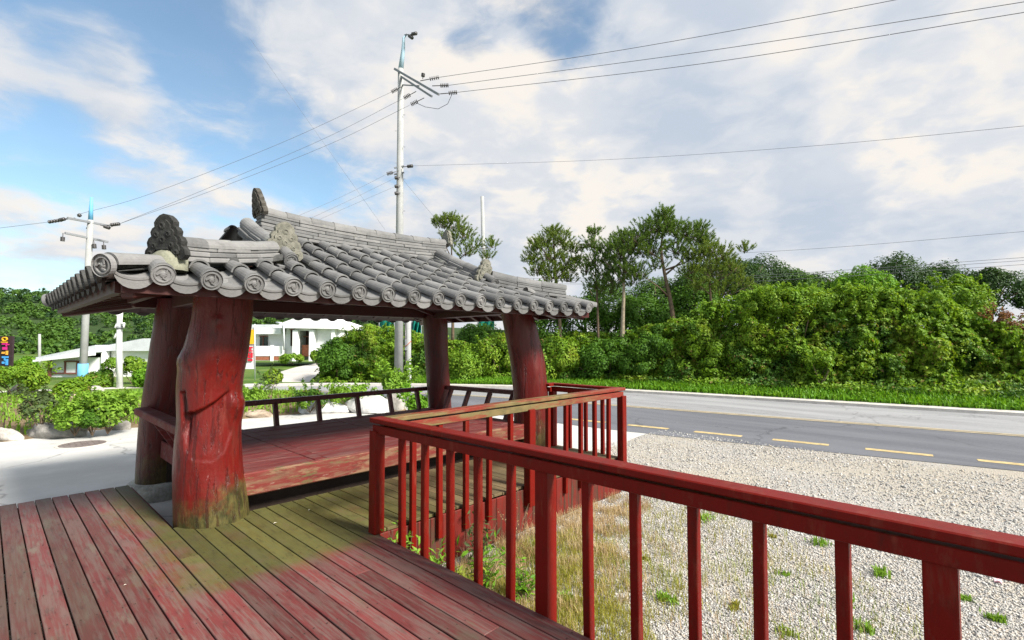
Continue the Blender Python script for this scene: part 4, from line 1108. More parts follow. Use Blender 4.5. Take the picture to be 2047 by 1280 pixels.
pine('slim pine with sparse upright tips between the eave corner and the tallest pine', 25, [(1196,690),(1194,600),(1190,530),(1188,470)],
     [(-.2,(1194,560),(1180,540),(1172,520)), (.2,(1192,540),(1206,520),(1212,505)),(0,(1194,590),(1215,570),(1228,560))],
     [(1188,466,9,14),(1180,490,14,18),(1200,500,14,18),(1190,525,20,24),(1172,540,18,18),(1210,545,20,22),(1192,570,24,30),(1222,580,22,22)], 'leaf_pine', tr=.07)
pine('bushy pine just right of the roof with light green crown', 25.5, [(1120,690),(1118,620),(1112,560),(1108,500),(1106,470)],
     [(-.2,(1116,600),(1090,560),(1065,530)), (.2,(1112,560),(1140,530),(1155,510)), (0,(1110,530),(1085,500),(1070,488))],
     [(1106,466,12,22),(1090,485,18,28),(1122,482,18,28),(1070,495,14,22),(1145,500,16,24),(1060,518,14,20),(1100,515,26,44),(1135,530,22,32),(1075,540,20,28),(1155,525,10,12),(1105,550,24,36),(1135,558,18,20)], 'leaf_pine_yellow', tr=.10)
pine('pine with a pale straight trunk and shaded crown left of the tallest pine', 24.5, [(1244,690),(1245,640),(1247,580),(1246,520),(1244,480)],
     [(0,(1246,570),(1230,545),(1215,530)), (.2,(1247,560),(1268,540),(1280,525))],
     [(1244,476,14,20),(1228,495,20,26),(1260,500,18,22),(1215,525,20,22),(1240,530,24,30),(1225,560,20,20),(1268,560,18,18)], 'leaf_pine', 'bark_pale', .12)
pine('pine with yellowish drooping crown right of the tallest pine', 23.5, [(1426,710),(1424,650),(1420,590),(1418,540),(1420,505)],
     [(0,(1420,590),(1390,565),(1365,550)), (.2,(1420,570),(1455,550),(1480,530)), (0,(1422,610),(1470,585),(1500,570))],
     [(1420,500,16,22),(1400,515,22,28),(1442,512,22,28),(1382,540,22,26),(1462,535,22,26),(1420,545,28,36),(1490,500,10,10),(1395,572,22,22),(1480,565,20,20),(1440,580,24,24),(1510,580,14,12)], 'leaf_pine_yellow', tr=.09)
pine('small pine peeping over the roof ridge', 27, [(905,690),(905,600),(903,520),(902,450)],
     [(0,(904,520),(885,480),(875,455)), (0,(904,530),(940,500),(985,495))],
     [(900,440,12,20),(885,450,14,22),(915,455,16,24),(875,445,8,10),(930,470,16,16),(905,480,22,30),(945,490,16,14),(985,492,12,14),(975,512,12,12),(930,505,18,18)], 'leaf_pine_yellow', tr=.09)
# ------------------------------------------------------------------ planting bed, rocks, street things
def gpt(px, py, z=-.39):
    r_ = ray(px, py); return CAM_POS+r_*((z-CAM_POS.z)/r_.z)
BEDF = [(-24,7.4),(-14,8.2)]+[tuple(gpt(*q)[:2]) for q in ((-150,905),(10,886),(116,872),(238,860),(380,848),(515,837),(640,826),(735,824),(815,822))]
BEDB = [(-24,31),(-14,27.8)]+[(p[0]+.3, max(p[1]+.6, min(25.5, 19.3-1.12*p[0]))) for p in BEDF[2:]]
simple('bed_soil', (.17,.125,.075), .35, 3, .95, .1, .5, 25)
rows = []
for (a, b_) in zip(catmull(BEDF, 5), catmull(BEDB, 5)):
    rows.append([(a.x+(b_.x-a.x)*t, a.y+(b_.y-a.y)*t, -.39+.34*math.sin(PI*min(1, t*1.02))**.7*(1 if a.x < 5 else .5)+.05*noise.noise(Vector((a.x*.9, t*6, 0)))) for t in [j/12 for j in range(13)]])
struct(MB().grid(rows).build('planting_bed', MATS['bed_soil'], smooth=True))
def bed_pts(n, x0, x1, t0=0.03, t1=.97):
    out = []
    for _ in range(n):
        x_ = RNG.uniform(x0, x1); ya = np.interp(x_, [p[0] for p in BEDF], [p[1] for p in BEDF]); yb = np.interp(x_, [p[0] for p in BEDB], [p[1] for p in BEDB])
        t = RNG.uniform(t0, t1); out.append((x_, ya+(yb-ya)*t, -.40+.32*math.sin(PI*t)**.7*(1 if x_ < 5 else .5)))
    return np.array(out)
q = bed_pts(9000, -9, 6.6)
V, F = merge([blades(q, .22, .03, .7), leaf_arrays(q[::2]+np.array([0,0,.12]), np.tile([0,0,1.], (len(q[::2]),1)), .10, .6, .6)])
o = inst('bed_weeds', np_mesh('bed_weeds', V, F, MATS['leaf_weed']), None, Matrix.Identity(4))
meta(o, 'low green weeds and grass filling the planting bed across the street', 'weeds', None, 'stuff')

def rock_mat(name, c):
    m, k, b, pos = mat(name, .9, .15)
    n = k.noise(pos, 3, 7, .65); n2 = k.noise(pos, 26, 4, .7); c = Vector(c)
    cc = k.mix(k.mr(n, .35, .65), tuple(c*.6), tuple(c*1.15)); cc = k.mix(k.math('MULTIPLY', k.mr(n2, .5, .7), .4), cc, tuple(c*.4))
    k.put(b.inputs['Base Color'], cc); k.put(b.inputs['Normal'], k.bump(n2, .6, .03)); return m
rock_mat('rock_grey', (.40,.375,.34)); rock_mat('rock_white', (.62,.61,.60)); rock_mat('rock_tan', (.50,.40,.30))
def rock(label, loc, size, mt_, rz=0, seed=0, group=None, name='boulder'):
    bm = bmesh.new(); bmesh.ops.create_icosphere(bm, subdivisions=4, radius=1)
    sd = Vector((seed*3.1, seed*1.7, seed*.9))
    for v in bm.verts:
        p = v.co.copy(); f_ = 1+.34*noise.noise(p*1.1+sd)+.17*noise.noise(p*2.6+sd)+.06*noise.noise(p*7+sd)
        q = p*f_
        for a_ in range(5):                    # broken flat faces
            nn = Vector((math.sin(a_*2.4+seed), math.cos(a_*1.7+seed*2), .5*math.sin(a_*3+seed))).normalized(); dd = q.dot(nn)-.82
            if dd > 0: q -= nn*dd*.8
        v.co = (q.x*size[0], q.y*size[1], max(q.z*size[2], -size[2]*.35))
    me = bpy.data.meshes.new(name); bm.to_mesh(me); bm.free(); me.materials.append(MATS[mt_])
    me.polygons.foreach_set('use_smooth', [True]*len(me.polygons))
    o = inst(name, me, None, xf((loc[0], loc[1], loc[2]), rz)); return meta(o, label, 'rock', group)
def prock(label, px, bot, d_, wpx, hpx, mt_, seed, rz=0):
    p = gpt(px, bot, -.38 if bot > 815 else -.15); d_ = (p-CAM_POS).dot(fw); w = wpx/2*d_/FPX; h = hpx*d_/FPX
    return rock(label, (p.x, p.y, p.z+h*.22), (w, w*.6, h*.80), mt_, rz+YAW-PI/2, seed, 'rocks edging the planting bed')
prock('long low grey boulder at the front of the planting bed', 116, 872, 12.4, 118, 30, 'rock_grey', 1)
prock('grey boulder cut by the left edge of the picture', 10, 880, 12.2, 60, 24, 'rock_grey', 2)
prock('small jagged grey rock beside the rear left column', 238, 859, 12.8, 42, 20, 'rock_grey', 3)
prock('pale pinkish rock half hidden under the leafy shrub at left', 40, 828, 14.2, 70, 22, 'rock_tan', 4)
prock('pale grey rock under the spreading shrub at far left', 48, 792, 15.5, 60, 24, 'rock_grey', 5)
prock('pale rock in the middle of the left shrubs', 145, 802, 17, 32, 14, 'rock_tan', 6)
prock('pale flat stone left of the white pole in the bed', 190, 784, 20, 40, 12, 'rock_grey', 7)
prock('long white boulder seen under the bench rail', 640, 824, 15.4, 100, 26, 'rock_white', 8)
prock('white boulder right of the long one, seen under the bench rail', 735, 822, 15.8, 90, 30, 'rock_white', 9)
prock('grey brown boulder at the right end of the white boulders', 790, 820, 16.2, 46, 34, 'rock_grey', 10)
prock('low tan stone by the bed edge near the log column', 515, 834, 14.6, 60, 14, 'rock_tan', 11)
GS = 'shrubs in the planting bed'
def sb(lb, px, tp, bt, d_, hw, mt_, n, lf, **kw):
    if bt > 782: d_ = (gpt(px, bt, -.22)-CAM_POS).dot(fw)
    return pbush('shrub', lb, px, tp, bt, d_, hw, mt_, n, lf, group=GS, cat='shrub', **kw)
sb('large yellow green spreading shrub at the left edge', 30, 722, 800, 16.5, 62, 'leaf_bright', 4200, .10, lumps=24, lump_r=.28, spray=16, spray_len=.35, lower=-.1)
sb('thin stemmed dark shrub leaning over the front boulder', 85, 775, 860, 13.6, 38, 'leaf_plum', 800, .08, lumps=12, lump_r=.2, spray=10, spray_len=.35)
sb('bright leafy shrub left of the white stake', 150, 800, 862, 13.4, 46, 'leaf_weed', 2300, .09, lumps=18, lump_r=.2, spray=14, spray_len=.3)
sb('bright leafy shrub against the rear left column', 215, 780, 858, 13.6, 52, 'leaf_weed', 3000, .09, lumps=18, lump_r=.22, spray=14, spray_len=.3)
sb('deep green low shrub beside the small jagged rock', 185, 812, 862, 13.1, 26, 'leaf_dark', 1100, .08, lumps=10, lump_r=.16)
sb('reddish green shrub at the foot of the blue banded pole', 140, 760, 805, 19, 36, 'leaf_vine', 1500, .11, lumps=12, lump_r=.25)
sb('clipped dark shrub left of the white pole', 210, 738, 765, 23, 20, 'leaf_dark', 900, .10, lumps=8, lump_r=.25)
sb('small tree like shrub with yellow green crown right of the white pole', 268, 703, 768, 24, 26, 'leaf_bright', 1700, .13, lumps=12, lump_r=.3, lower=.0)
sb('pale green young shrub in front of the low white building', 220, 702, 768, 23, 16, 'leaf_weed', 700, .13, lumps=8, lump_r=.25)
sb('round dark green bush by the dark roadside sign', 45, 702, 770, 32, 26, 'leaf_verge', 1600, .17, lumps=10, lump_r=.4)
sb('bare twiggy shrub with few leaves beside the log column', 535, 740, 800, 18, 32, 'leaf_plum', 260, .07, lumps=10, lump_r=.25, spray=6)
sb('low green shrub above the bench rail near the log column', 505, 775, 815, 15.6, 30, 'leaf_weed', 1300, .09, lumps=10, lump_r=.18, spray=6)
sb('green weeds mound above the white boulders', 700, 772, 812, 16.8, 50, 'leaf_weed', 2100, .09, lumps=16, lump_r=.18, spray=14, spray_len=.3)
sb('green clump behind the long white boulder', 620, 782, 818, 16.0, 40, 'leaf_vine', 1500, .09, lumps=12, lump_r=.18, spray=8)
sb('tall leafy plant growing around the slim pole', 790, 738, 806, 16.9, 34, 'leaf_weed', 2300, .12, lumps=14, lump_r=.26, spray=22, spray_len=.6)
sb('green shrub at the foot of the slim pole seen under the rail', 830, 785, 830, 16.2, 30, 'leaf_verge', 1500, .10, lumps=10, lump_r=.2, spray=8)
sb('bushy green shrub left of the ramp foot', 545, 738, 775, 24, 26, 'leaf_vine', 1600, .13, lumps=12, lump_r=.3)
sb('long green hedge behind the low white building shrubs', 300, 735, 775, 22.5, 40, 'leaf_verge', 2600, .14, lumps=16, lump_r=.35)
sb('green hedge at the foot of the low white building', 185, 752, 778, 22, 50, 'leaf_vine', 3000, .14, lumps=20, lump_r=.3)
sb('yellow green shrub by the white house entrance', 632, 700, 724, 36, 16, 'leaf_bright', 900, .18, lumps=8, lump_r=.35)
sb('low hedge along the foot of the white house wall', 585, 710, 726, 36, 34, 'leaf_bright', 1300, .16, lumps=14, lump_r=.3)

# manhole
simple('iron', (.16,.13,.12), .3, 10, .7, .4, .3, 40)
p = gpt(165, 890); zc_ = gz(p.x, p.y)+.005
t = thing('manhole_cover', 'round brownish manhole cover set in the concrete street', 'manhole', (p.x, p.y, zc_))
MB().lathe([(.42,0),(.42,.008),(.38,.010),(.375,.004)], xf((p.x,p.y,zc_)), 32).build('rim', MATS['kerb_concrete'], t)
mb = MB().lathe([(.365,.0),(.365,.011),(.0001,.011)], xf((p.x,p.y,zc_)), 32)
for i in range(-3,4): mb.box((p.x+i*.09, p.y, zc_+.013), (.03, .6-.12*abs(i)*.6, .006))
mb.build('lid', MATS['iron'], t)

# ------------------------------------------------------------------ concrete ramp and white houses
simple('ramp_concrete', (.50,.47,.43), .15, 1.2, .9, .15, .2, 20)
rp_ = [[(545,771,25.5),(580,771,25.5),(614,771,25.5)], [(552,757,28),(590,757,28),(624,757,28)], [(558,744,31),(604,743,31),(645,742,31)], [(592,734,34.5),(628,733,34.5),(660,733,34.5)], [(632,727,38),(650,727,38),(668,727,38)]]
struct(MB().grid([[tuple(at(*c)) for c in r] for r in rp_]).build('ramp', MATS['ramp_concrete']))
simple('white_wall', (.82,.82,.82), .06, 1.5, .8, .2, .1, 20); simple('grey_roof', (.55,.57,.60), .12, 2, .6, .3, .1, 20)
simple('brick_red', (.33,.12,.07), .3, 9, .85, .2, .3, 30); simple('brown_trim', (.20,.075,.06), .2, 4, .6)
simple('dark_interior', (.045,.022,.018), .3, 2, .8)
m, k, b, pos = mat('window_glass', .08, .6); k.put(b.inputs['Base Color'], (.03,.04,.045))
def frame_axes(d_, rz=0): # local frame facing the camera
    a = YAW+rz; return Vector((math.sin(a), -math.cos(a), 0)), Vector((math.cos(a), math.sin(a), 0))
class House:
    """boxes measured on the facade plane: px range, py range, offset behind the facade"""
    def __init__(s, root, d_): s.r = root; s.d = d_
    def box(s, name, x0, x1, y0, y1, o0, o1, mt_, parent=None):
        A = at(x0, y1, s.d); B = at(x1, y0, s.d); R_ = Vector((CR.x, CR.y, 0)); D_ = Vector((fw.x, fw.y, 0)).normalized()
        w = (B-A).dot(R_); h = B.z-A.z; c = A+R_*w/2+Vector((0,0,h/2))+D_*(o0+o1)/2
        m3 = Matrix((R_, D_, Vector((0,0,1)))).transposed()
        return MB().box(c, (w, abs(o1-o0), h), m3).build(name, MATS[mt_], parent or s.r)
    def roof(s, name, pts, o0, o1, mt_):
        V = []; D_ = Vector((fw.x, fw.y, 0)).normalized()
        P0 = [at(x_, y_, s.d)+D_*o0 for x_, y_ in pts]; P1 = [p+D_*(o1-o0) for p in P0]; n = len(pts)
        return MB().add(P0+P1, [tuple(range(n)), tuple(range(n,2*n))[::-1]]+[((i+1)%n, i, i+n, (i+1)%n+n) for i in range(n)]).build(name, MATS[mt_], s.r)
h = thing('white_house', 'white single storey house with a brown recessed doorway, seen through the pavilion', 'house', at(590, 722, 42))
H = House(h, 42)
H.box('wall', 488, 565, 668, 722, .9, 6, 'white_wall'); H.box('wall', 566, 590, 655, 722, .5, 6, 'white_wall')
H.box('wall', 627, 678, 655, 722, .3, 6, 'white_wall'); H.box('wall', 590, 627, 650, 661, .3, 6, 'white_wall')
H.roof('roof', [(562,656),(562,648),(600,634),(628,631),(684,650),(684,660),(678,658)], -.4, 6.5, 'white_wall')
H.roof('roof', [(486,668),(486,655),(562,655),(562,668)], 0, 6.4, 'white_wall'); H.box('roof_parapet', 484, 545, 649, 655, .0, 5, 'grey_roof')
H.box('pillar', 587, 597, 660, 722, -.3, .2, 'white_wall'); H.box('pillar', 620, 629, 660, 722, -.3, .2, 'white_wall'); H.box('pillar', 664, 671, 655, 722, -.3, .2, 'white_wall')
dr = H.box('doorway', 597, 620, 661, 715, 1.4, 1.6, 'dark_interior'); H.box('door_grille', 598, 619, 690, 713, .5, .56, 'brick_red', dr); H.box('lintel', 597, 620, 672, 674, .9, .96, 'brown_trim', dr)
w = H.box('window', 576, 583, 659, 692, .42, .49, 'dark_interior'); H.box('frame', 575, 584, 658, 660, .36, .43, 'brown_trim', w)
w = H.box('window', 509, 525, 672, 693, .82, .89, 'window_glass'); H.box('frame', 508, 526, 671, 673, .74, .84, 'brown_trim', w); H.box('mullion', 516, 517.5, 673, 693, .74, .84, 'brown_trim', w)
H.box('porch_wall', 486, 567, 692, 712, -.2, .1, 'white_wall'); H.box('plinth', 486, 567, 712, 720, -.18, .1, 'brick_red'); H.box('pillar', 543, 549, 690, 722, -.26, -.2, 'white_wall')
MB().tube([at(552,645,41.8), at(562,646,41.7), at(567,652,41.6), at(568,700,41.6)], .07, 8).build('downpipe', MATS['grey_roof'], h, True)
h = thing('low_white_building', 'long low white building with brown window frame and pale metal roof behind the shrubs', 'house', at(200, 775, 28.5))
H = House(h, 28.5)
H.box('wall', 96, 205, 715, 775, 0, 7, 'white_wall'); H.box('wall', 205, 330, 702, 775, .5, 7, 'white_wall')
H.roof('roof', [(88,720),(88,714),(205,690),(206,704)], -.5, 7.5, 'grey_roof'); H.roof('roof', [(150,702),(210,690),(280,677),(335,676),(335,702)], .2, 8.5, 'grey_roof')
H.roof('roof_fascia', [(86,723),(86,719),(206,703),(206,710)], -.62, -.5, 'white_wall')
w = H.box('window', 133, 156, 724, 745, -.06, -.01, 'white_wall')
for (x0,x1,y0,y1) in ((131,134,722,747),(155,158,722,747),(131,158,721,724),(131,158,745,748)): H.box('frame', x0,x1,y0,y1, -.12,-.02, 'brown_trim', w)
H.box('trim', 106, 204, 745, 748, -.05, -.01, 'brown_trim'); H.box('pillar', 100, 104, 716, 775, -.2, -.05, 'brown_trim'); H.box('pillar', 203, 206, 704, 775, -.1, .4, 'white_wall')
H.box('sill_rail', 206, 240, 733, 736, .3, .4, 'brown_trim')

# ------------------------------------------------------------------ signs
simple('sign_board', (.035,.020,.024), .2, 3, .6); simple('sign_yellow', (.75,.42,.02), .1, 4, .6); simple('sign_magenta', (.55,.02,.20), .1, 4, .6)
simple('sign_orange', (.75,.36,.05), .1, 4, .6); simple('sign_blue', (.06,.30,.65), .1, 4, .6); simple('white_paint', (.70,.70,.70), .05, 4, .6); simple('sign_red', (.60,.02,.04), .1, 4, .6)
h = thing('roadside_sign', 'dark vertical sign board with yellow, magenta, orange and blue characters at the left edge', 'sign', at(8, 745, 30)); H = House(h, 30)
H.box('board', -14, 23, 672, 733, 0, .12, 'sign_board'); H.box('post', -12, -8, 733, 770, .02, .1, 'iron'); H.box('post', 16, 20, 733, 770, .02, .1, 'iron')
T3 = lambda px, py, d_: Matrix.Translation(at(px, py, d_)) @ Matrix.Rotation(YAW-PI/2, 4, 'Z') @ Matrix.Rotation(PI/2, 4, 'X')
mb = MB(); n = 20
for i in range(n):
    a0, a1 = 2*PI*i/n, 2*PI*(i+1)/n; s_ = 30/FPX
    mb.bar(at(9.5+4.6*math.cos(a0), 678+3.4*math.sin(a0), 29.97), at(9.5+4.6*math.cos(a1), 678+3.4*math.sin(a1), 29.97), .05, .07, up=fw)
mb.build('character', MATS['sign_yellow'], h)
def chars(rects, mt_):
    for (x0,x1,y0,y1) in rects: H.box('character', x0,x1,y0,y1, -.05, -.01, mt_)
chars([(3,16,683.4,685)], 'sign_yellow'); chars([(5,11,686.5,689.2),(12.5,15,685.6,693),(15,19,688,690),(6,15,694,699.5)], 'sign_magenta')
chars([(4.5,10,703.5,707.5),(12.5,16.5,701.5,709.5)], 'sign_orange'); chars([(5,17.5,712.5,716),(9,12,716,721),(5,9.5,723,727.5),(12,16.5,718,730)], 'sign_blue')
h = thing('banner', 'narrow upright banner, yellow above with red characters on white, beside the log column', 'banner', at(503, 745, 26)); H = House(h, 26)
H.box('cloth', 489, 508.5, 655, 738, 0, .015, 'white_paint'); H.box('top_panel', 489, 507.5, 659, 688, -.02, -.004, 'sign_yellow')
chars([(494,505.5,693.5,696.5),(498.5,501.5,696.5,700),(494,505.5,700.5,703),(495,498,705,713),(502,505.5,705,713),(495,505.5,713,715.5),(495,505.5,707.5,710),(496,505,718,722)], 'sign_red')
MB().tube([at(509.5,648,26), at(509.5,760,26)], .025, 8).build('mast', MATS['grey_roof'], h, True)

# ------------------------------------------------------------------ poles
simple('pole_concrete', (.33,.335,.33), .12, 3, .85, .2, .15, 40); simple('pole_blue', (.14,.40,.62), .12, 3, .6); simple('insulator', (.055,.05,.05), .3, 9, .35, .5, 0)
simple('galvanised', (.20,.21,.225), .15, 5, .5, .5, 0); simple('pale_blue', (.33,.47,.56), .1, 4, .6); simple('pole_stain', (.50,.44,.34), .15, 3, .8)
def pole(label, d_, foot, top, r0, r1, name='utility_pole'):
    A = at(*foot, d_); B = at(*top, d_); t = thing(name, label, 'pole', A, None)
    MB().tube([A-Vector((0,0,1)), A.lerp(B,.5), B], [r0, (r0+r1)/2, r1], 16).build('shaft', MATS['pole_concrete'], t, True); return t, A, B
def insulator(t, a, b_):
    a = Vector(a); b_ = Vector(b_); v = b_-a; mb = MB().tube([a, b_], .018, 6)
    for f_ in (.55,.66,.77,.88,.98): p = a+v*f_; u = v.normalized()*.02; mb.tube([p-u, p+u], .085, 8)
    mb.build('insulator', MATS['insulator'], t, True)
DM = 25
t, A, B = pole('tall grey utility pole with slanting crossarms rising behind the pavilion roof', DM, (797,752), (801,138), .225, .135)
MB().tube([at(801,140,DM), at(806,100,DM), at(807,76,DM), at(812,70,DM)], [.13,.09,.06,.04], 10).build('top_bracket', MATS['pale_blue'], t, True)
MB().tube([at(809,70,DM), at(831,69,DM-.4)], .03, 6).build('top_arm', MATS['galvanised'], t, True)
insulator(t, at(816,70,DM-.1), at(832,67,DM-.4)); insulator(t, at(812,68,DM), at(824,76,DM-.3))
MB().bar(at(789,138,DM+.2), at(877,189,DM-3), .09, .10).build('crossarm', MATS['galvanised'], t)
MB().bar(at(800,152,DM), at(863,193,DM-2.4), .08, .09).build('crossarm', MATS['galvanised'], t)
for a, b_ in (((840,162),(877,155)),((864,172),(896,171)),((880,188),(913,185)),((806,172),(783,184)),((832,183),(808,196)),((848,196),(822,209)),((845,158),(846,148))):
    dd = lambda x_: DM-3*(x_-797)/80 if x_ > 797 else DM
    insulator(t, at(*a, dd(a[0])), at(*b_, dd(a[0])))
MB().tube([at(903,190,22), at(895,208,22.2), at(876,218,22.4), at(850,214,22.8), at(832,206,23)], .012, 5).build('jumper_cable', MATS['insulator'], t, True)
MB().bar(at(803,170,DM), at(838,172,DM-1.5), .05, .05).build('brace', MATS['galvanised'], t)
for py in (332,345): MB().bar(at(788,py+4,DM-.1), at(808,py,DM-.1), .07, .06).build('bracket', MATS['galvanised'], t)
insulator(t, at(797,342,DM-.2), at(774,348,DM-.3)); insulator(t, at(806,334,DM-.2), at(824,332,DM-.4))
for py in (355,372,386): insulator(t, at(800,py,DM-.2), at(790,py+1,DM-.3))
for i in range(16): MB().tube([at(793.5 if i%2 else 806, 230+i*32, DM-.1), at(789.5 if i%2 else 810, 230+i*32, DM-.15)], .012, 5).build('step_bolt', MATS['galvanised'], t)
DL = 24
t, A, B = pole('utility pole with a blue painted foot and two crossarms at left', DL, (164,772), (181,440), .165, .12)
MB().tube([at(181,442,DL), at(183,395,DL)], [.10,.06], 10).build('top_post', MATS['pole_blue'], t, True)
MB().tube([at(164,775,DL), at(166.3,727,DL)], [.215,.205], 16).build('painted_foot', MATS['pole_blue'], t, True)
MB().bar(at(135,436,DL-1.2), at(219,452,DL+1), .08,.09).build('crossarm', MATS['galvanised'], t); MB().bar(at(130,466,DL-1), at(216,484,DL+.8), .08,.09).build('crossarm', MATS['galvanised'], t)
for a, b_ in (((150,436),(98,444)),((138,436),(120,440)),((155,433),(160,430)),((186,446),(176,458)),((205,452),(238,448)),((200,450),(218,456)),((126,466),(125,482)),((187,480),(189,496)),((207,483),(208,498))): insulator(t, at(*a, DL), at(*b_, DL))
t, A, B = pole('slim pole with a meter box standing in front of the roadside bush', 16.4, (816,822), (816,560), .10, .085, 'service_pole')
MB().box(at(817,748,16.25), (.17,.14,.42), Matrix.Rotation(YAW,3,'Z'), .01).build('meter_box', MATS['white_paint'], t)
MB().box(at(812,690,16.3), (.10,.08,.35), Matrix.Rotation(YAW,3,'Z'), .01).build('junction_box', MATS['galvanised'], t)
MB().tube([at(810,640,16.3), at(810.5,700,16.3), at(811,790,16.3)], .022, 6).build('conduit', MATS['insulator'], t, True)
MB().tube([at(806,694,16.2), at(814,690,16.2), at(822,682,16.2)], .014, 5).build('cable_tie', MATS['brick_red'], t, True)
t, A, B = pole('distant grey pole rising right of the roof ridge', 33, (972,765), (964,393), .165, .11)
MB().tube([at(973,748,32.8), at(973,712,32.8)], .175, 12).build('painted_foot', MATS['pole_blue'], t, True)
t, A, B = pole('short grey pole in front of the far hillside', 48, (79,735), (79,668), .13, .10, 'lamp_post')
t = thing('white_post', 'white painted post with short stub arms in front of the far hill', 'post', at(240,778,22))
MB().tube([at(240,782,22), at(238,700,22), at(239,640,22), at(241,618,22)], [.12,.115,.105,.10], 12).build('shaft', MATS['white_paint'], t, True)
MB().tube([at(238,634,22), at(231,626,21.9)], [.07,.05], 8).build('stub_arm', MATS['white_paint'], t, True); MB().tube([at(237,645,22), at(230,656,21.9)], [.06,.05], 8).build('stub_arm', MATS['white_paint'], t, True)
MB().tube([at(241,648,22), at(248,647,21.9), at(247,656,21.9)], [.06,.05,.04], 8).build('stub_arm', MATS['white_paint'], t, True); MB().tube([at(236,664,22), at(228,677,21.9)], [.055,.04], 8).build('stub_arm', MATS['white_paint'], t, True)
MB().tube([at(239,658,22), at(239,652,22)], .13, 12).build('collar', MATS['galvanised'], t, True)
p = gpt(197, 852, -.3); DS = (p-CAM_POS).dot(fw); t = thing('white_stake', 'small white marker stake among the left shrubs', 'stake', p)
MB().tube([p-Vector((0,0,.1)), at(196,818,DS)], [.035,.03], 8).build('shaft', MATS['white_paint'], t, True); MB().tube([at(196,818,DS), at(196,812,DS)], [.05,.01], 8).build('cap', MATS['pole_concrete'], t, True)

# green netting
simple('net_green', (.01,.20,.155), .25, 8, .7, .2, .4, 30)
for lb, x0, x1, y0, y1, d_ in (('sheet of green netting left of the utility pole', 758, 788, 642, 672, 31), ('sheet of green netting right of the slim pole', 823, 842, 640, 666, 31), ('green netting behind the right hand bushes', 955, 988, 638, 658, 31)):
    t = thing('green_net', lb, 'net', at((x0+x1)/2, y1+20, d_)); rows = []
    for j in range(9): rows.append([tuple(at(x0+(x1-x0)*i/14, y0+(y1-y0)*j/8+1.5*math.sin(i*.9), d_+.25*math.sin(i*1.1+j*.4))) for i in range(15)])
    rows2 = [[tuple(Vector(p)+Vector((fw.x,fw.y,0))*.02) for p in r] for r in rows]
    mb = MB().grid(rows); mb.grid(rows2); mb.build('mesh_sheet', MATS['net_green'], t, True)
    MB().tube([at(x0,y0-3,d_), at(x0,y1+45,d_)], .04, 6).build('post', MATS['galvanised'], t, True); MB().tube([at(x1,y0-3,d_), at(x1,y1+45,d_)], .04, 6).build('post', MATS['galvanised'], t, True)

# ------------------------------------------------------------------ overhead wires
simple('cable', (.13,.13,.15), .1, 3, .6, .3, 0)
def wire(label, pts, r):
    P_ = [at(*p) for p in pts]; t = MB().tube(catmull([tuple(p) for p in P_], 10), r, 5).build('overhead_wire', MATS['cable'], None, True)
    return meta(t, label, 'wire', 'overhead wires')
wire('topmost wire from the tall pole to the upper right edge', [(877,155,22.6),(1250,99,19),(1790,0,15),(2300,-110,12)], .010)
wire('middle of the three wires from the tall pole to the upper right', [(896,171,22),(1400,104,17.5),(2047,4,13.5),(2400,-56,12)], .010)
wire('lowest of the three thick wires from the tall pole to the upper right', [(913,185,21.5),(1400,128,17),(2047,25,13),(2400,-34,11.5)], .010)
wire('thin wire from the bracket halfway up the tall pole to the right edge', [(824,332,24.6),(1200,320,21),(1600,294,17.5),(2047,252,14),(2300,224,12.5)], .006)
wire('uppermost wire between the left pole and the tall pole', [(160,428,24),(300,388,24.4),(560,287,24.8),(783,184,25)], .008)
wire('middle wire between the left pole and the tall pole', [(218,456,24),(400,383,24.4),(640,281,24.8),(808,196,24.6)], .008)
wire('lower wire between the left pole and the tall pole', [(238,448,24),(430,379,24.4),(660,288,24.8),(822,209,24.2)], .008)
wire('fine wire sloping down left from the middle bracket of the tall pole', [(774,348,24.7),(690,390,23),(600,430,21),(500,470,19)], .006)
wire('second fine wire sloping down left below the bracket', [(790,356,24.7),(700,400,23),(600,446,21),(500,490,19)], .006)
wire('third fine wire sloping down left below the bracket', [(790,373,24.7),(700,412,23),(600,456,21),(500,500,19)], .006)
wire('guy wire falling right from the tall pole', [(806,360,25),(860,425,24),(915,490,23)], .006)
wire('faint long wire crossing the sky towards the roof', [(498,75,26),(620,248,25.6),(770,460,25.2)], .005)
wire('wire running left from the left pole out of view', [(98,444,24),(0,456,24),(-120,470,24)], .009)
wire('lower wire above the treeline at right, highest of them', [(1160,520,30),(1590,500,26),(2047,463,22),(2300,440,20)], .008)
wire('wire grazing the treetops at right, upper strand', [(990,556,32),(1400,556,27),(2047,515,22),(2300,492,20)], .009)
wire('wire grazing the treetops at right, middle strand', [(990,560,32),(1400,560,27),(2047,521,22),(2300,499,20)], .009)
wire('wire grazing the treetops at right, lower strand', [(990,566,32),(1400,567,27),(2047,529,22),(2300,508,20)], .009)

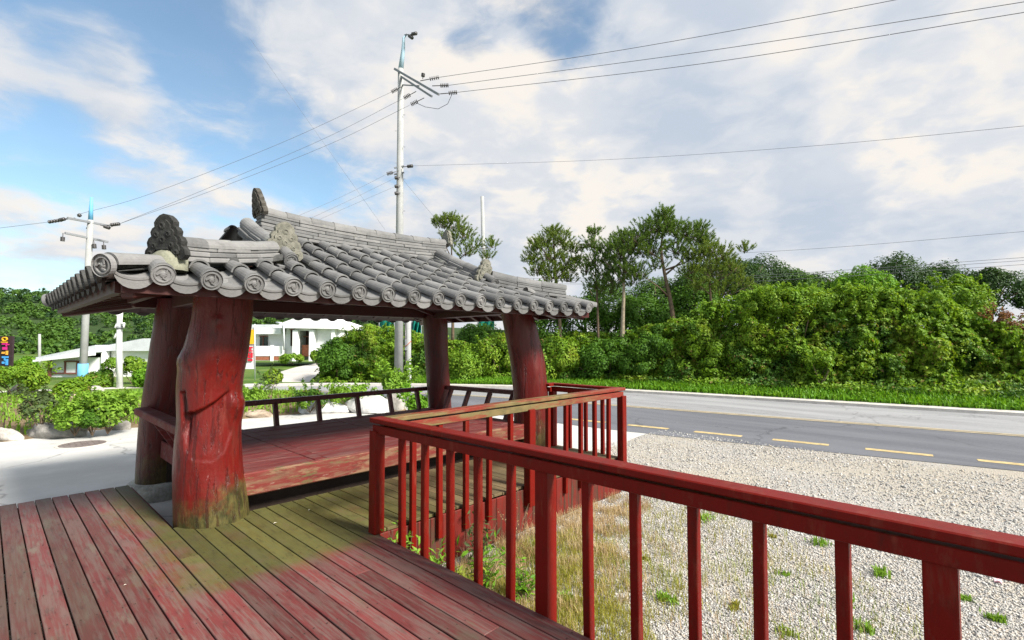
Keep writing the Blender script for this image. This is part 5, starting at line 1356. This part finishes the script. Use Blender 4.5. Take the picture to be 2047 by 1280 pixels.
# ------------------------------------------------------------------ loose gravel and weeds near the deck
def stones(n, x0, x1, y0, y1, smin, smax, name, label):
    base = np.array([(1,0,0),(-1,0,0),(0,1,0),(0,-1,0),(0,0,1),(0,0,-1)], float)
    fc = np.array([(0,2,4),(2,1,4),(1,3,4),(3,0,4),(2,0,5),(1,2,5),(3,1,5),(0,3,5)])
    xy = np.stack([RNG.uniform(x0,x1,n), RNG.uniform(y0,y1,n)], 1)
    dens = np.array([noise.noise(Vector((a*.8, b_*.8, 3))) for a, b_ in xy]); keep = RNG.random(n) < np.clip(.85+dens*.9, .25, 1); xy = xy[keep]; n = len(xy)
    s_ = RNG.uniform(smin, smax, (n,1,1))*np.where(RNG.random((n,1,1)) < .06, 1.7, 1)
    B_ = base[None]*RNG.uniform(.6,1.1,(n,6,1))+RNG.normal(0,.22,(n,6,3))
    a = RNG.uniform(0,2*PI,n); c_, s2 = np.cos(a), np.sin(a)
    X = B_[:,:,0]*c_[:,None]-B_[:,:,1]*s2[:,None]; Y = B_[:,:,0]*s2[:,None]+B_[:,:,1]*c_[:,None]; B_ = np.stack([X, Y, B_[:,:,2]*.7], 2)*s_
    z = np.array([gz(p[0],p[1]) for p in xy]); V = B_+np.stack([xy[:,0], xy[:,1], z+s_[:,0,0]*.25], 1)[:,None]
    F = (np.arange(n)[:,None,None]*6+fc[None]).reshape(-1,3)
    o = inst(name, np_mesh(name, V.reshape(-1,3), F, MATS['stone_chip']), None, Matrix.Identity(4)); meta(o, label, 'gravel', None, 'stuff')
m, k, b, pos = mat('stone_chip', .9, .2)
rn = k.node('ShaderNodeNewGeometry').outputs['Random Per Island']
cr = k.node('ShaderNodeValToRGB'); k.put(cr.inputs[0], rn); e = cr.color_ramp.elements; e[0].color = (.22,.215,.21,1); e[1].color = (.66,.645,.61,1)
for p_, c_ in ((.3,(.33,.325,.31,1)),(.6,(.47,.46,.44,1)),(.8,(.42,.355,.27,1)),(.86,(.52,.51,.485,1))):
    el = e.new(p_); el.color = c_
k.put(b.inputs['Base Color'], k.mix(k.math('MULTIPLY', k.noise(pos, 60, 3), .3), cr.outputs[0], (.40,.375,.34)))
stones(85000, .08, 4.6, -5.5, -.02, .006, .0135, 'gravel_chips', 'angular grey gravel chips lying below the railing')
stones(26000, 3.9, 9.0, -6.5, 2.0, .009, .020, 'gravel_chips', 'sparser pale gravel chips on the lot towards the road')

def clump_pts(spots, n):
    out = []
    for (x_, y_, r_, w) in spots:
        k_ = int(n*w); a = RNG.uniform(0,2*PI,k_); r = r_*np.sqrt(RNG.random(k_)); X = x_+r*np.cos(a); Y = y_+r*np.sin(a)
        out.append(np.stack([X, Y, [gz(p,q_) for p,q_ in zip(X,Y)]], 1))
    p = np.concatenate(out); return p[(p[:,0] > .06) & (p[:,1] < -.03)]
dry = clump_pts([(1.2,-.35,.5,1.2),(1.9,-.5,.6,1.3),(2.7,-.4,.5,1.0),(3.4,-.3,.4,.6),(.8,-.9,.45,.8),(1.5,-1.1,.6,.8),(.6,-1.5,.35,.5),(2.3,-1.2,.6,.25),(.5,-2.2,.4,.2),(1.5,-2.2,.7,.12),(2.6,-2.4,.9,.1)], 800)
dry = dry[np.array([noise.noise(Vector((p[0]*3.2, p[1]*3.2, 1)))+.5*noise.noise(Vector((p[0]*9, p[1]*9, 4))) for p in dry]) > -.12]
V, F = blades(np.repeat(dry,4,0)+RNG.normal(0,.02,(len(dry)*4,3))*np.array([1,1,0]), .11, .0028, .9); o = inst('dry_grass', np_mesh('dry_grass', V, F, MATS['leaf_dry']), None, Matrix.Identity(4)); meta(o, 'dry straw coloured grass along the deck skirt', 'grass', None, 'stuff')
gr = clump_pts([(.5,-.6,.4,1),(.7,-1.7,.5,1),(1.3,-.6,.5,.5),(1.5,-1.5,.6,.4),(2.0,-1.0,.8,.4),(3,-1.6,1.0,.3),(2.2,-2.6,1.0,.3),(3.6,-.9,.8,.2),(1.0,-1.2,.5,.8),(1.8,-.7,.5,.6)], 1700)
V, F = blades(np.repeat(gr,2,0)+RNG.normal(0,.02,(len(gr)*2,3))*np.array([1,1,0]), .085, .0042, .8); o = inst('sparse_grass', np_mesh('sparse_grass', V, F, MATS['leaf_yellow']), None, Matrix.Identity(4)); meta(o, 'sparse yellow green grass coming up through the gravel', 'grass', None, 'stuff')
def tuft(px, py, n, h_, mt_, label, group=None):
    d_ = 1; p = None
    r_ = ray(px, py); s_ = (-.5-CAM_POS.z)/r_.z; p = CAM_POS+r_*s_
    h_ *= RNG.uniform(.55, 1.1); q = np.tile(np.array(p), (n,1))+RNG.normal(0, h_*.5, (n,3))*np.array([RNG.uniform(.6,1.3),RNG.uniform(.6,1.3),0])
    V, F = merge([blades(q, h_, .012, 1.0), leaf_arrays(q+np.array([0,0,h_*.4]), np.tile([0,0,1.],(n,1)), h_*.45, .4, .7)])
    o = inst('weed_tuft', np_mesh('weed_tuft', V, F, MATS[mt_]), None, Matrix.Identity(4)); meta(o, label, 'weed', group)
GT = 'weed tufts in the gravel'
for (px, py, n, h_, mt_, lb) in ((1330,1203,46,.10,'leaf_weed','round bright green weed between the second and third balusters right of the thick middle post'),
    (1568,1150,28,.07,'leaf_weed','small green weed tuft right of the baluster in the middle of the gravel'),(1640,1090,40,.08,'leaf_weed','green weed beside the bent baluster'),
    (1720,1260,40,.08,'leaf_weed','green weed cluster near the bottom edge left of the thick right post'),(1760,1150,50,.09,'leaf_weed','wide green weed patch left of the thick right post'),
    (1690,1205,34,.07,'leaf_weed','pale green weed just right of the bent baluster'),(1545,1075,30,.07,'leaf_yellow','yellow weed patch under the rail near the centre of the gravel'),
    (1470,1215,34,.07,'leaf_yellow','orange yellow weed near the bottom of the gravel'),(1575,1270,30,.07,'leaf_yellow','yellowish weed at the bottom edge'),
    (1410,1040,36,.09,'leaf_weed','green weed under the rail left of centre'),(1930,1200,40,.08,'leaf_weed','green weed right of the thick right post'),(1990,1240,60,.08,'leaf_weed','green weed at the lower right corner'),
    (1290,1120,36,.08,'leaf_yellow','yellowing weed among the dry grass'),(1130,1200,90,.08,'leaf_weed','green weed tight behind the thick middle post')):
    tuft(px, py, n, h_, mt_, lb, GT)
def plant(label, loc, n, h_, mt_, leaf):
    t = thing('leafy_plant', label, 'plant', loc, 'plants growing in the deck corner'); P0 = []; N0 = []; mb = MB(); loc = Vector(loc)
    for _ in range(n):
        a = RNG.uniform(0,2*PI); e = loc+Vector((math.cos(a)*h_*.55*RNG.random(), math.sin(a)*h_*.55*RNG.random(), h_*RNG.uniform(.55,1.1)))
        mid = loc.lerp(e,.5)+Vector((0,0,h_*.1)); mb.tube([loc, mid, e], [.004,.003,.002], 4)
        for s_ in np.linspace(.3,1,9): P0.append(tuple(loc.lerp(e, s_)+Vector(RNG.normal(0,leaf*.4,3)))); N0.append((0,0,1))
    V, F = leaf_arrays(np.array(P0), np.array(N0,float), leaf, .28, .55); inst('leaves', np_mesh('leaves', V, F, MATS[mt_]), t, Matrix.Identity(4)); mb.build('stalk', MATS['bark'], t)
plant('bright narrow leaved plant right beside the near corner post', (.20,-.16,-.5), 22, .50, 'leaf_weed', .085)
plant('bright narrow leaved plant between the second and third balusters', (.24,-.48,-.5), 26, .44, 'leaf_weed', .085)
plant('yellow green plant low behind the fourth baluster', (.26,-.80,-.5), 22, .36, 'leaf_yellow', .08)
plant('dark green plant left of the thick middle post', (.55,-.75,-.5), 26, .42, 'leaf_verge', .075)
plant('purplish grey green plant against the deck skirt', (.95,-.30,-.5), 26, .42, 'leaf_plum', .07)
plant('green plant at the foot of the skirt behind the middle post', (.75,-1.05,-.5), 20, .30, 'leaf_verge', .07)
plant('dry stalked plant with pale seed heads by the skirt', (1.55,-.22,-.5), 10, .55, 'leaf_dry', .03)
rock('white stone lying against the near deck edge at the bottom', (.42,-1.62,-.47), (.09,.07,.05), 'rock_white', .3, 21, None, 'white_stone')
simple('pink_plastic', (.80,.50,.56), .15, 10, .5)
mb = MB(); rows = [[(3.9+i*.016, -3.9+j*.016, -.485+.02*math.sin(i*1.7+j)) for i in range(6)] for j in range(4)]
mb.grid(rows); mb.grid([[(x_, y_, z_-.004) for x_, y_, z_ in r] for r in rows]); o = mb.build('litter_scrap', MATS['pink_plastic'], None, True); meta(o, 'crumpled scrap of pink plastic litter on the gravel at right', 'litter')
# fallen leaf flakes on the deck
simple('leaf_flake', (.62,.58,.48), .2, 20, .8)
def flake(px, py, s_, lb):
    r_ = ray(px, py); p = CAM_POS+r_*((.003-CAM_POS.z)/r_.z)
    o = MB().add([p+Vector((-s_,0,.001)), p+Vector((0,-s_*.5,.006)), p+Vector((s_,0,.002)), p+Vector((0,s_*.5,.006))], [(0,1,2),(0,2,3)]).build('fallen_leaf', MATS['leaf_flake']); meta(o, lb, 'leaf', 'fallen leaves on the deck')
flake(550,1046,.017,'pale fallen leaf on the mossy boards right of the log column'); flake(618,1020,.011,'tiny pale leaf on the mossy boards by the bench'); flake(250,1170,.010,'tiny pale leaf on the boards left of centre')
SC.render.engine = 'CYCLES'
